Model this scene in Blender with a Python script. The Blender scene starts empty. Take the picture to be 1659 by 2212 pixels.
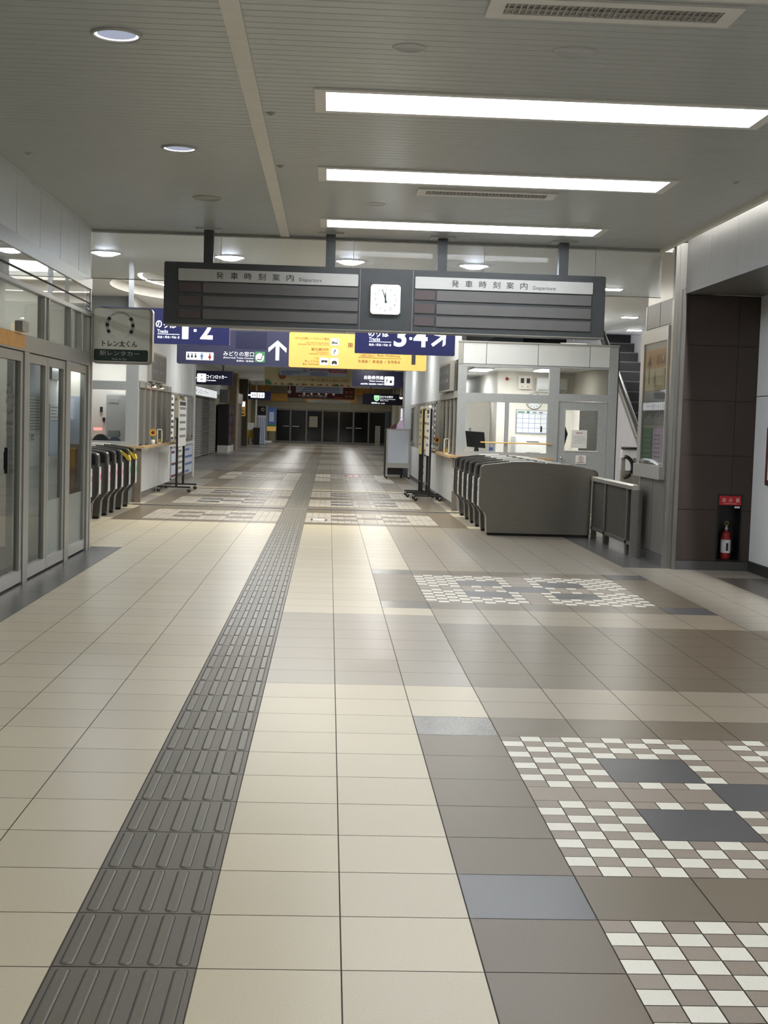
import bpy, math, random
from mathutils import Matrix, Vector
random.seed(7)
C = bpy.context.scene.collection
SC = bpy.context.scene
PI = math.pi

# ------------------------------------------------------------------ camera
YAW, PITCH, ROLL = 0.0433929743, 0.0682806882, -0.0302280997
cy_, sy_, cp_, sp_ = math.cos(YAW), math.sin(YAW), math.cos(PITCH), math.sin(PITCH)
fw = Vector((sy_*cp_, cy_*cp_, -sp_)); rt = Vector((cy_, -sy_, 0)); dn = fw.cross(rt)
c_, s_ = math.cos(ROLL), math.sin(ROLL)
R_ = c_*rt + s_*dn; D_ = -s_*rt + c_*dn
cam = bpy.data.cameras.new('camera'); camo = bpy.data.objects.new('camera', cam); C.objects.link(camo)
camo.matrix_world = Matrix(((R_.x, -D_.x, -fw.x, 0.3249), (R_.y, -D_.y, -fw.y, -3.5784),
                            (R_.z, -D_.z, -fw.z, 1.5234), (0, 0, 0, 1)))
cam.sensor_fit = 'VERTICAL'; cam.sensor_height = 36; cam.sensor_width = 27
cam.lens = 2858.54/2212*36; cam.clip_start = .05; cam.clip_end = 300
SC.camera = camo
SC.view_settings.view_transform = 'Standard'; SC.view_settings.look = 'None'
SC.view_settings.exposure = 0.74; SC.view_settings.gamma = 1; SC.view_settings.use_curve_mapping = False

# ------------------------------------------------------------------ light levels (all lamps in the place)
L_PANEL = 9.0      # recessed linear ceiling lights
L_DOWN = 1.4       # small downlights on the left
L_HALL = 42.0      # bright downlights beyond the smoke barrier
L_DOME = 3.8
L_COVE = 100.0
L_BOOTH = 27.0
L_CORR = 230.0
w = bpy.data.worlds.new('world'); SC.world = w; w.use_nodes = True
w.node_tree.nodes['Background'].inputs[0].default_value = (.5, .55, .6, 1)
w.node_tree.nodes['Background'].inputs[1].default_value = 0.02

# ------------------------------------------------------------------ materials
def lin(c):
    return tuple(((v/255)/12.92 if v/255 <= .04045 else ((v/255+.055)/1.055)**2.4) for v in c) + (1,)
def mat(name, col, rough=.5, metal=0., var=.06, scale=14., emit=0., ecol=None, spec=.5, island=0., stretch=None, bump=0.):
    m = bpy.data.materials.new(name); m.use_nodes = True
    nt = m.node_tree; N = nt.nodes; Lk = nt.links; b = N['Principled BSDF']
    b.inputs['Roughness'].default_value = rough; b.inputs['Metallic'].default_value = metal
    b.inputs['Specular IOR Level'].default_value = spec
    base = lin(col)
    tc = N.new('ShaderNodeTexCoord'); nz = N.new('ShaderNodeTexNoise')
    mp = N.new('ShaderNodeMapping'); Lk.new(tc.outputs['Object'], mp.inputs[0])
    if stretch: mp.inputs['Scale'].default_value = stretch
    Lk.new(mp.outputs[0], nz.inputs['Vector'])
    nz.inputs['Scale'].default_value = scale; nz.inputs['Detail'].default_value = 4
    rp = N.new('ShaderNodeMapRange'); Lk.new(nz.outputs[0], rp.inputs[0])
    rp.inputs[1].default_value = .3; rp.inputs[2].default_value = .7
    rp.inputs[3].default_value = 1-var; rp.inputs[4].default_value = 1+var
    val = rp.outputs[0]
    if island:
        g = N.new('ShaderNodeNewGeometry'); r2 = N.new('ShaderNodeMapRange')
        Lk.new(g.outputs['Random Per Island'], r2.inputs[0])
        r2.inputs[3].default_value = 1-island; r2.inputs[4].default_value = 1+island
        mm = N.new('ShaderNodeMath'); mm.operation = 'MULTIPLY'; Lk.new(val, mm.inputs[0]); Lk.new(r2.outputs[0], mm.inputs[1]); val = mm.outputs[0]
    vm = N.new('ShaderNodeVectorMath'); vm.operation = 'SCALE'; vm.inputs[0].default_value = base[:3]
    Lk.new(val, vm.inputs['Scale']); Lk.new(vm.outputs[0], b.inputs['Base Color'])
    if bump:
        bp = N.new('ShaderNodeBump'); bp.inputs['Strength'].default_value = bump; bp.inputs['Distance'].default_value = .002
        Lk.new(nz.outputs[0], bp.inputs['Height']); Lk.new(bp.outputs[0], b.inputs['Normal'])
    if emit:
        b.inputs['Emission Color'].default_value = lin(ecol or col); b.inputs['Emission Strength'].default_value = emit
    return m
def glassy(name, tint=(235, 242, 242), refl=.10, rough=.02, opac=0., ocol=(200, 205, 205)):
    m = bpy.data.materials.new(name); m.use_nodes = True; nt = m.node_tree; N = nt.nodes; Lk = nt.links
    N.remove(N['Principled BSDF']); out = N['Material Output']
    t = N.new('ShaderNodeBsdfTransparent'); t.inputs[0].default_value = lin(tint)
    g = N.new('ShaderNodeBsdfGlossy'); g.inputs['Roughness'].default_value = rough
    lw = N.new('ShaderNodeLayerWeight'); lw.inputs[0].default_value = .35
    mr = N.new('ShaderNodeMapRange'); Lk.new(lw.outputs['Fresnel'], mr.inputs[0]); mr.inputs[3].default_value = refl*.5; mr.inputs[4].default_value = min(1, refl*5)
    mx = N.new('ShaderNodeMixShader'); Lk.new(mr.outputs[0], mx.inputs[0]); Lk.new(t.outputs[0], mx.inputs[1]); Lk.new(g.outputs[0], mx.inputs[2])
    res = mx.outputs[0]
    if opac:
        d = N.new('ShaderNodeBsdfPrincipled'); nz = N.new('ShaderNodeTexNoise'); nz.inputs['Scale'].default_value = 30
        d.inputs['Base Color'].default_value = lin(ocol); d.inputs['Roughness'].default_value = .4
        m2 = N.new('ShaderNodeMixShader'); mr2 = N.new('ShaderNodeMapRange'); Lk.new(nz.outputs[0], mr2.inputs[0])
        mr2.inputs[3].default_value = opac*.92; mr2.inputs[4].default_value = min(1, opac*1.08)
        Lk.new(mr2.outputs[0], m2.inputs[0]); Lk.new(res, m2.inputs[1]); Lk.new(d.outputs[0], m2.inputs[2]); res = m2.outputs[0]
    Lk.new(res, out.inputs[0]); return m
def lamp(name, col, strength):
    m = bpy.data.materials.new(name); m.use_nodes = True; nt = m.node_tree; N = nt.nodes; Lk = nt.links
    N.remove(N['Principled BSDF']); e = N.new('ShaderNodeEmission'); e.inputs[0].default_value = lin(col); e.inputs[1].default_value = strength
    Lk.new(e.outputs[0], N['Material Output'].inputs[0]); return m
def ceiling_mat(name, col, rough, period):
    m = mat(name, col, rough, 0, .02, 8); N = m.node_tree.nodes; Lk = m.node_tree.links; b = N['Principled BSDF']
    tc = N.new('ShaderNodeTexCoord'); sx = N.new('ShaderNodeSeparateXYZ'); Lk.new(tc.outputs['Object'], sx.inputs[0])
    a = N.new('ShaderNodeMath'); a.operation = 'DIVIDE'; Lk.new(sx.outputs['Y'], a.inputs[0]); a.inputs[1].default_value = period
    f = N.new('ShaderNodeMath'); f.operation = 'PINGPONG'; Lk.new(a.outputs[0], f.inputs[0]); f.inputs[1].default_value = .5
    r = N.new('ShaderNodeMapRange'); Lk.new(f.outputs[0], r.inputs[0]); r.inputs[1].default_value = 0; r.inputs[2].default_value = .08
    bp = N.new('ShaderNodeBump'); bp.inputs['Strength'].default_value = .7; bp.inputs['Distance'].default_value = .009
    Lk.new(r.outputs[0], bp.inputs['Height']); Lk.new(bp.outputs[0], b.inputs['Normal']); return m

m_beige = mat('floor tile beige', (196, 184, 157), .3, 0, .07, 160, spec=.4, island=.04)
m_taupe = mat('floor tile taupe', (113, 101, 83), .3, 0, .08, 160, spec=.28, island=.03)
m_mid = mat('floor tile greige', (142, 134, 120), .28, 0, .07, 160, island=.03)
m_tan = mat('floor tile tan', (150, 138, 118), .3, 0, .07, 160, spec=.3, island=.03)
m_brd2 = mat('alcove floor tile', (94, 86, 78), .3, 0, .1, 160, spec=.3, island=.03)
m_mid2 = mat('floor tile dull greige', (132, 127, 117), .28, 0, .07, 160, island=.03)
m_lgrey = mat('floor tile light grey', (124, 122, 119), .28, 0, .07, 160, island=.03)
m_grey = mat('floor tile grey', (98, 97, 97), .24, 0, .06, 160, island=.03)
m_dark = mat('floor tile charcoal', (72, 70, 70), .34, 0, .08, 160, island=.04)
m_mosb = mat('mosaic tile brown granite', (138, 124, 108), .38, 0, .28, 260, island=.07)
m_mosw = mat('mosaic tile white', (222, 217, 200), .36, 0, .04, 120, island=.03)
m_mosc = mat('mosaic tile cream', (184, 177, 162), .38, 0, .06, 120, island=.05)
m_mosc2 = mat('mosaic tile pinkish beige', (152, 143, 130), .4, 0, .08, 160, island=.06)
m_bdk = mat('band tile dark brown', (98, 84, 72), .4, 0, .08, 160, island=.05)
m_border = mat('floor border stone', (84, 82, 81), .26, 0, .14, 220, island=.03)
m_skirt = mat('dark skirting', (44, 43, 43), .5, 0, .12, 60)
m_grout = mat('grout', (70, 61, 51), .8, 0, .1, 40)
m_tact = mat('tactile tile', (105, 99, 86), .42, 0, .1, 120, island=.06)
m_bar = mat('tactile bar', (106, 100, 87), .36, 0, .1, 120)
m_ceil = ceiling_mat('metal plank ceiling', (188, 192, 190), .33, .1)
m_ceilw = ceiling_mat('white plank ceiling', (246, 247, 245), .45, .15)
m_strip = mat('ceiling seam strip', (232, 228, 218), .45, 0, .03, 8)
m_white = mat('white painted metal', (234, 232, 226), .4, 0, .03, 6)
m_panel = mat('white wall panel', (214, 217, 218), .35, 0, .03, 5)
m_seam = mat('dark joint', (50, 48, 46), .7, 0, .1, 10)
m_alu = mat('satin aluminium', (178, 177, 172), .36, .45, .05, 30)
m_alud = mat('dark aluminium frame', (158, 156, 148), .4, .25, .05, 30)
m_greypaint = mat('grey painted frame', (168, 172, 174), .45, .1, .05, 20)
m_steel = mat('stainless steel', (190, 187, 180), .3, .7, .07, 6, stretch=(1, 1, .15))
m_colk = mat('dull steel column', (134, 131, 124), .28, .7, .08, 6, stretch=(1, 1, .15))
m_brush = mat('brushed gate steel', (142, 137, 127), .3, .75, .05, 20, stretch=(.2, 1, 4))
m_chrome = mat('chrome edge', (205, 205, 205), .16, 1, .02, 10)
m_black = mat('black plastic', (28, 27, 27), .35, 0, .1, 20)
m_blackm = mat('black matte', (22, 21, 21), .7, 0, .1, 20)
m_gatedark = mat('gate dark metal', (92, 90, 87), .3, .4, .1, 12)
m_gatefront = mat('gate front silver', (206, 206, 203), .3, .25, .05, 12)
m_post = mat('taupe corner post', (118, 108, 96), .45, 0, .06, 10)
m_padyel = mat('pale yellow poster', (200, 184, 118), .6, 0, .06, 10)
m_gatemid = mat('gate olive grey metal', (112, 109, 103), .3, .4, .08, 12)
m_brown = mat('brown wall panel', (62, 50, 43), .42, 0, .09, 60)
m_fascia = mat('fascia panel', (112, 110, 106), .36, .2, .05, 8, stretch=(1, 1, .2))
m_wallr = mat('right wall white panel', (212, 214, 214), .5, 0, .07, 70, bump=.2)
m_board = mat('board housing', (82, 84, 85), .35, .3, .05, 10)
m_disp = mat('unlit display', (106, 104, 102), .3, 0, .04, 6)
m_dispr = mat('unlit display red grey', (92, 82, 82), .3, 0, .04, 6)
m_boardw = mat('header plate', (188, 187, 182), .45, 0, .03, 6)
m_ink = mat('black lettering', (40, 40, 42), .6, 0, .05, 10)
m_inkg = mat('grey lettering', (92, 92, 92), .6, 0, .05, 10)
m_navy = mat('navy sign face', (46, 47, 74), .35, 0, .04, 5, emit=.04)
m_navyt = mat('track sign navy', (52, 54, 100), .35, 0, .04, 5, emit=.05)
m_navyd = mat('dark navy sign face', (26, 28, 58), .35, 0, .04, 5, emit=.03)
m_yel = mat('yellow sign face', (216, 172, 92), .4, 0, .03, 5, emit=.13)
m_yelink = mat('brown lettering', (110, 78, 28), .6, 0, .05, 10)
m_litw = mat('lit white lettering', (245, 248, 252), .5, 0, .02, 10, emit=1.25)
m_litwm = mat('soft lit white lettering', (225, 228, 232), .5, 0, .02, 10, emit=.45)
m_litg = mat('lit green', (170, 230, 180), .5, 0, .02, 10, emit=.7)
m_green = mat('green print', (70, 128, 88), .5, 0, .05, 10)
m_greend = mat('dark green print', (42, 58, 52), .5, 0, .05, 10)
m_red = mat('red', (150, 30, 32), .4, 0, .06, 10)
m_reds = mat('red sign', (176, 30, 32), .4, 0, .04, 10, emit=.03)
m_pink = mat('pink indicator', (226, 180, 186), .4, 0, .05, 10, emit=.12)
m_greenind = mat('green indicator', (150, 190, 158), .4, 0, .05, 10, emit=.1)
m_yelp = mat('yellow card reader', (206, 178, 62), .4, 0, .05, 10)
m_wood = mat('pale wood counter', (186, 156, 116), .4, 0, .12, 8, stretch=(6, .6, 6))
m_cream = mat('cream office wall', (228, 222, 210), .6, 0, .02, 5)
m_officew = mat('white office furniture', (226, 226, 224), .45, 0, .03, 5)
m_paper = mat('white paper', (226, 226, 224), .7, 0, .03, 12)
m_bluew = mat('bluish white paper', (196, 204, 222), .6, 0, .04, 12)
m_bluep = mat('blue print', (82, 112, 178), .6, 0, .1, 8)
m_orange = mat('orange print', (216, 160, 84), .6, 0, .1, 8)
m_sun = mat('sunflower petals', (228, 170, 30), .6, 0, .1, 30)
m_lilac = mat('lilac bag', (196, 176, 204), .45, 0, .1, 12)
m_beigeb = mat('banner cloth cream', (214, 202, 160), .7, 0, .04, 4)
m_brownp = mat('brown print', (150, 92, 58), .7, 0, .15, 10)
m_maroon = mat('maroon print', (84, 42, 44), .6, 0, .25, 20)
m_magenta = mat('magenta print', (176, 70, 112), .6, 0, .1, 10)
m_woodp = mat('timber cladding', (200, 146, 66), .5, 0, .18, 5, stretch=(.6, 6, 6))
m_olive = mat('olive grey wall', (140, 134, 112), .55, 0, .08, 5)
m_shutter = mat('grey roller shutter', (140, 139, 136), .45, .3, .12, 10, stretch=(1, 4, .3))
m_shutdk = mat('charcoal shutter', (96, 94, 93), .45, .3, .12, 10)
m_pillar = mat('beige pillar', (158, 138, 112), .5, 0, .08, 10)
m_dkwall = mat('dark brown end wall', (86, 76, 58), .5, 0, .1, 10)
m_night = mat('dark glass night', (14, 15, 15), .08, 0, .1, 3)
m_tread = mat('escalator tread', (42, 42, 44), .4, .3, .1, 20)
m_treade = mat('tread edge', (96, 96, 98), .4, .3, .1, 20)
m_rubber = mat('rubber handrail', (24, 24, 26), .3, 0, .1, 20)
m_balus = mat('white balustrade panel', (226, 226, 230), .2, 0, .04, 4, emit=.12)
m_wboard = mat('pale blue whiteboard', (214, 222, 236), .35, 0, .03, 5)
m_print = mat('small print', (130, 132, 136), .6, 0, .2, 40)
g_smokehaze = glassy('haze-whitened smoke barrier glass', (240, 244, 246), .09, .02, .3, (246, 249, 252))  # white mixed into the clear panes imitates haze and a brighter hall
g_clear = glassy('shop glass', (216, 222, 218), .075)
g_frost = glassy('frosted lower glass', (200, 210, 204), .08, .2, .55, (176, 184, 176))
g_win = glassy('booth window glass', (240, 244, 244), .04)
g_far = glassy('far door glass', (60, 64, 62), .16)
g_acr = glassy('clear acrylic', (240, 240, 236), .1)
e_panel = lamp('linear lamp diffuser', (243, 248, 255), L_PANEL)
m_recess = mat('lamp recess white', (244, 244, 244), .5, 0, .02, 5)
e_down = lamp('downlight lens', (206, 214, 236), .36)
e_ring = lamp('downlight ring', (250, 250, 255), L_DOWN*4)
e_hall = lamp('hall downlight lens', (228, 238, 255), L_HALL)
e_dome = lamp('dome lamp', (250, 250, 244), L_DOME)
e_domeb = lamp('dome cove lamp', (252, 250, 244), L_DOME*4)
e_cove = lamp('cove lamp', (248, 250, 255), L_COVE)
e_booth = lamp('office lamp', (250, 252, 255), L_BOOTH)
e_corr = lamp('corridor downlight lens', (250, 250, 248), L_CORR)
e_clock = mat('lit clock face', (240, 248, 246), .4, 0, .01, 5, emit=.72)
e_warm = lamp('warm spotlight', (255, 196, 140), 6)  # glow of the added lamps that imitate warm reflections

# ------------------------------------------------------------------ mesh helpers
_txt = {}
def text_geo(s, bold=0):
    if (s, bold) in _txt: return _txt[(s, bold)]
    cu = bpy.data.curves.new('t', 'FONT'); cu.body = s; cu.resolution_u = 5 if bold else 2; cu.offset = bold
    o = bpy.data.objects.new('t', cu); C.objects.link(o)
    dg = bpy.context.evaluated_depsgraph_get(); me = bpy.data.meshes.new_from_object(o.evaluated_get(dg))
    vs = [(v.co.x, v.co.y) for v in me.vertices]; fs = [tuple(p.vertices) for p in me.polygons]
    bpy.data.objects.remove(o); bpy.data.curves.remove(cu); bpy.data.meshes.remove(me)
    x0 = min(v[0] for v in vs); x1 = max(v[0] for v in vs); y0 = min(v[1] for v in vs); y1 = max(v[1] for v in vs)
    r = ([((a-x0)/(x1-x0), (b-y0)/(y1-y0)) for a, b in vs], fs, (x1-x0)/(y1-y0)); _txt[(s, bold)] = r; return r
class MB:
    def __init__(s, m=None): s.v = []; s.f = []; s.mi = []; s.ms = []; s.cur = 0; s.sm = []; s.smooth = False; m and s.m(m)
    def m(s, m):
        if m not in s.ms: s.ms.append(m)
        s.cur = s.ms.index(m); return s
    def face(s, idx): s.f.append(idx); s.mi.append(s.cur); s.sm.append(s.smooth)
    def poly(s, pts):
        n = len(s.v); s.v += [tuple(p) for p in pts]; s.face(tuple(range(n, n+len(pts)))); return s
    def box(s, x0, x1, y0, y1, z0, z1):
        n = len(s.v); s.v += [(x, y, z) for z in (z0, z1) for y in (y0, y1) for x in (x0, x1)]
        for q in ((0, 2, 3, 1), (4, 5, 7, 6), (0, 1, 5, 4), (2, 6, 7, 3), (0, 4, 6, 2), (1, 3, 7, 5)): s.face(tuple(n+i for i in q))
        return s
    def prism(s, prof, axis, a0, a1, caps=True):
        """profile of 2D points extruded along axis; x: (y,z), y: (x,z), z: (x,y)"""
        def P(p, a): return {'x': (a, p[0], p[1]), 'y': (p[0], a, p[1]), 'z': (p[0], p[1], a)}[axis]
        n = len(s.v); k = len(prof); s.v += [P(p, a0) for p in prof] + [P(p, a1) for p in prof]
        for i in range(k): s.face((n+i, n+(i+1) % k, n+k+(i+1) % k, n+k+i))
        if caps: s.face(tuple(range(n+k-1, n-1, -1))); s.face(tuple(range(n+k, n+2*k)))
        return s
    def lathe(s, prof, c, n=24, axis='z'):
        """prof: (r, h) list, revolved round axis through c"""
        b = len(s.v); k = len(prof); old = s.smooth; s.smooth = True
        for i in range(n):
            a = 2*PI*i/n; ca, sa = math.cos(a), math.sin(a)
            for r, h in prof:
                p = {'z': (r*ca, r*sa, h), 'y': (r*ca, h, r*sa), 'x': (h, r*ca, r*sa)}[axis]
                s.v.append((c[0]+p[0], c[1]+p[1], c[2]+p[2]))
        for i in range(n):
            j = (i+1) % n
            for q in range(k-1): s.face((b+i*k+q, b+j*k+q, b+j*k+q+1, b+i*k+q+1))
        s.smooth = old; return s
    def tube(s, pts, r, n=8):
        pts = [Vector(p) for p in pts]; b = len(s.v); k = len(pts); old = s.smooth; s.smooth = True
        for i, p in enumerate(pts):
            d = (pts[min(i+1, k-1)]-pts[max(i-1, 0)]).normalized()
            u = d.cross(Vector((0, 0, 1)) if abs(d.z) < .9 else Vector((1, 0, 0))).normalized(); v = d.cross(u)
            for j in range(n):
                a = 2*PI*j/n; s.v.append(tuple(p+r*(math.cos(a)*u+math.sin(a)*v)))
        for i in range(k-1):
            for j in range(n): s.face((b+i*n+j, b+i*n+(j+1) % n, b+(i+1)*n+(j+1) % n, b+(i+1)*n+j))
        s.face(tuple(b+j for j in range(n-1, -1, -1))); s.face(tuple(b+(k-1)*n+j for j in range(n))); s.smooth = old
        return s
    # flat things on a plane: pl = ('S', y) faces -Y, ('E', x) faces +X, ('W', x) faces -X, ('U', z) faces up
    def _p(s, pl, u, v):
        k, d = pl
        return (u, d, v) if k == 'S' else ((d, u, v) if k in 'EW' else (u, v, d))
    def text(s, t, r, pl, keep=None, bold=0):
        g, fs, asp = text_geo(t, bold); u0, u1, v0, v1 = r
        if keep:
            wd = (v1-v0)*asp*(1 if u1 > u0 else -1)
            if keep == 'l': u1 = u0+wd
            elif keep == 'r': u0 = u1-wd
            else: um = (u0+u1)/2; u0, u1 = um-wd/2, um+wd/2
        n = len(s.v); s.v += [s._p(pl, u0+(u1-u0)*a, v0+(v1-v0)*b) for a, b in g]
        for f in fs: s.face(tuple(n+i for i in f))
        return s
    def rect(s, r, pl):
        u0, u1, v0, v1 = r; return s.poly([s._p(pl, a, b) for a, b in ((u0, v0), (u1, v0), (u1, v1), (u0, v1))])
    def rrect(s, r, pl, rad):
        return s.poly([s._p(pl, a, b) for a, b in rr(r, rad)])
    def disc(s, c, rad, pl, n=24, a0=0, a1=2*PI):
        full = abs(a1-a0-2*PI) < 1e-6
        pts = [(c[0]+rad*math.cos(a0+(a1-a0)*i/n), c[1]+rad*math.sin(a0+(a1-a0)*i/n)) for i in range(n if full else n+1)]
        return s.poly([s._p(pl, a, b) for a, b in pts])
    def arc(s, c, r0, r1, pl, a0, a1, n=6):
        for i in range(n):
            p, q = a0+(a1-a0)*i/n, a0+(a1-a0)*(i+1)/n
            s.poly([s._p(pl, c[0]+r*math.cos(t), c[1]+r*math.sin(t)) for r, t in ((r0, p), (r1, p), (r1, q), (r0, q))])
        return s
    def pg(s, pts, pl): return s.poly([s._p(pl, a, b) for a, b in pts])
    def obj(s, name, parent=None, loc=None):
        off = Vector(parent_loc(parent)) if parent else Vector(loc or (0, 0, 0))
        me = bpy.data.meshes.new(name)
        me.from_pydata([(a-off.x, b-off.y, c-off.z) for a, b, c in s.v], [], s.f)
        for m in s.ms: me.materials.append(m)
        me.polygons.foreach_set('material_index', s.mi); me.polygons.foreach_set('use_smooth', s.sm)
        me.update()
        o = bpy.data.objects.new(name, me); C.objects.link(o)
        if parent: o.parent = parent
        else: o.location = off
        return o
def rr(r, rad, n=5):
    u0, u1, v0, v1 = r; pts = []
    for cx, cy, a in ((u1-rad, v0+rad, -PI/2), (u1-rad, v1-rad, 0), (u0+rad, v1-rad, PI/2), (u0+rad, v0+rad, PI)):
        for i in range(n+1):
            t = a+PI/2*i/n; pts.append((cx+rad*math.cos(t), cy+rad*math.sin(t)))
    return pts
def parent_loc(p):
    l = Vector((0, 0, 0))
    while p: l += p.location; p = p.parent
    return l
def thing(name, label, cat, loc, group=None):
    o = bpy.data.objects.new(name, None); C.objects.link(o); o.location = loc; o.empty_display_size = .1
    o['label'] = label; o['category'] = cat
    if group: o['group'] = group
    return o
def tag(o, label, cat, group=None, kind=None):
    o['label'] = label; o['category'] = cat
    if group: o['group'] = group
    if kind: o['kind'] = kind
    return o
def struct(name, mb, parent=None):
    o = mb.obj(name, parent)
    if not parent: o['kind'] = 'structure'
    return o
def sroot(name, loc):
    o = bpy.data.objects.new(name, None); C.objects.link(o); o.location = loc; o['kind'] = 'structure'; return o
def dup(root, loc, label=None):
    r = root.copy(); C.objects.link(r); r.location = loc
    if label: r['label'] = label
    for ch in list(root.children):
        c = ch.copy(); C.objects.link(c); c.parent = r
        for g in list(ch.children):
            d = g.copy(); C.objects.link(d); d.parent = c
    return r
def arrow_pts(cx, cy, h, wd, t, ang):
    """arrow glyph outline pointing up, rotated by ang"""
    k = t*1.05
    P = [(-t/2, -h/2), (t/2, -h/2), (t/2, h/2-t*1.5), (wd/2-t*.1, h/2-wd/2-t*.75), (wd/2, h/2-wd/2+k*.35), (0, h/2), (-wd/2, h/2-wd/2+k*.35), (-wd/2+t*.1, h/2-wd/2-t*.75), (-t/2, h/2-t*1.5)]
    ca, sa = math.cos(ang), math.sin(ang)
    return [(cx+a*ca-b*sa, cy+a*sa+b*ca) for a, b in P]
def plate_holes(mb, x0, x1, y0, y1, holes, z):
    xs = sorted({x0, x1, *[h[0] for h in holes], *[h[1] for h in holes]}); ys = sorted({y0, y1, *[h[2] for h in holes], *[h[3] for h in holes]})
    for a, b in zip(xs, xs[1:]):
        for c, d in zip(ys, ys[1:]):
            mx, my = (a+b)/2, (c+d)/2
            if any(h[0] < mx < h[1] and h[2] < my < h[3] for h in holes): continue
            mb.poly([(a, d, z), (b, d, z), (b, c, z), (a, c, z)])

# ------------------------------------------------------------------ floor
T = .4; H = 3.55
fl = MB(m_grout); fl.poly([(-8, -9, -.003), (9, -9, -.003), (9, 82.4, -.003), (-8, 82.4, -.003)])
def tile(m, i0, i1, j0, j1, g=.0022):
    fl.m(m); fl.poly([(i0*T+g, j0*T+g, 0), (i1*T-g, j0*T+g, 0), (i1*T-g, j1*T-g, 0), (i0*T+g, j1*T-g, 0)])
def mosaic(i, j, A=None, B=None, D=None):
    A, B, D = A or m_mosb, B or m_mosw, D or m_dark
    _mos(i, j, A, B, D)
def _mos(i, j, m_mosb, m_mosw, m_dark):
    """five by five tile mosaic field: quarter tiles in a check, larger brown tiles in a cross, five charcoal tiles"""
    e = [k*.25 for k in range(9)]+[2.25]+[2.75+k*.25 for k in range(9)]
    darks = {(1, 1), (1, 3), (2, 2), (3, 1), (3, 3)}
    for a in range(19):
        for b in range(19):
            if a == 9 or b == 9: continue        # joint strip holds the larger tiles
            x0, y0 = e[a], e[b]
            if (int(x0+.1), int(y0+.1)) in darks: continue
            qa = a if a < 9 else a-10; qb = b if b < 9 else b-10
            tile(m_mosw if (qa+qb) % 2 else m_mosb, i+x0, i+x0+.25, j+y0, j+y0+.25)
    for k in (0, .5, 1, 1.5, 3, 3.5, 4, 4.5):
        tile(m_mosb, i+2.25, i+2.75, j+k, j+k+.5); tile(m_mosb, i+k, i+k+.5, j+2.25, j+2.75)
    for a, b in darks: tile(m_dark, i+a, i+a+1, j+b, j+b+1)
BANDS = (40, 49, 56, 73, 79)
for j in range(-22, 206):
    for i in range(-20, 23):
        y = (j+.5)*T; x = (i+.5)*T
        if i == -1 and j < 132: continue
        if y < 11.3 and i < -14: continue
        if 3 <= i < 8 and (2 <= j < 7 or -4 <= j < 1 or 19 <= j < 24 or -21 <= j < -16): continue
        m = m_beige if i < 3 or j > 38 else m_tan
        if y < 11.6 and i <= -6: m = m_border
        elif i in (9, 10) and 27 <= j <= 36: m = m_border
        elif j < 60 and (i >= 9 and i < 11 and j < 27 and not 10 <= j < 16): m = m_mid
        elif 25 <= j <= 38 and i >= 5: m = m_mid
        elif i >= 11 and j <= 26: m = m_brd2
        elif j < 28 and 2 <= i <= 8 and ((-5 <= j <= 7) or (18 <= j <= 24)):
            rowline = j in (1, 7, 18, 24, -5)
            if i in (2, 8): m = m_grey if rowline else m_taupe
            else: m = m_taupe
        elif 10 <= j < 16 and 3 <= i <= 10: m = m_taupe
        elif 10 <= j < 17 and 0 <= i < 3: m = m_mid
        elif j in (39, 45, 46, 48, 54, 55, 61, 72, 78, 84) and -7 <= i <= 5: m = m_taupe
        elif any(q <= j < q+5 for q in BANDS):
            if -6 <= i < -1 or 0 <= i < 5: continue
            m = m_taupe if i in (-7, 5) else m_mid
        elif j in (47,): m = m_mid
        elif j > 62: m = (m_mid if (j//2) % 3 else m_mid2) if ((i+1) % 5 or j > 190) else m_taupe
        elif j in (52, 53): m = m_mid
        if j > 84 and i <= -8: m = m_lgrey
        if j > 60 and i >= 6: m = m_lgrey
        tile(m, i, i+1, j, j+1)
for j0 in (2, -4, 19, -21): mosaic(3, j0)
for j0 in BANDS:
    for i0 in (-6, 0): mosaic(i0, j0, m_mosc2, m_mosc, m_bdk if j0 == 40 else m_grey)
# grooves of the floor shutters: dark slots right across the concourse
fl.m(m_skirt)
for ys in (18.78, 34.0, 41.6): fl.poly([(-2.95, ys, .0006), (2.6, ys, .0006), (2.6, ys+.28, .0006), (-2.95, ys+.28, .0006)])
struct('floor', fl)
# tactile paving strip with five raised bars per tile
tp = MB(m_tact)
for j in range(-22, 132):
    tp.m(m_tact); y0, y1 = j*T+.003, (j+1)*T-.003
    tp.box(-.396, -.002, y0, y1, -.002, .0015)
    if j*T > 18.7 and j*T < 18.85: continue
    tp.m(m_bar)
    for k in range(5):
        cx = -.4+.04+k*.08; n0 = len(tp.v)
        if j < 70:
            g_ = rr((cx-.0205, cx+.0205, y0+.0075, y1-.0075), .020, 4)
            tp.m(m_seam); tp.poly([(a, b, .0019) for a, b in g_]); tp.m(m_bar); n0 = len(tp.v)
            o = rr((cx-.018, cx+.018, y0+.010, y1-.010), .0175, 4)
            ii = rr((cx-.0125, cx+.0125, y0+.0155, y1-.0155), .012, 4)
            n = len(o); tp.v += [(a, b, .0015) for a, b in o]+[(a, b, .0055) for a, b in ii]
            for q in range(n): tp.face((n0+q, n0+(q+1) % n, n0+n+(q+1) % n, n0+n+q))
            tp.face(tuple(range(n0+n, n0+2*n)))
        else: tp.box(cx-.015, cx+.015, y0+.02, y1-.02, .0015, .006)
o = tp.obj('tactile_paving', loc=(-.2, 0, 0)); tag(o, 'long dark grey strip of tactile paving with raised bars running down the concourse', 'paving')

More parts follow.
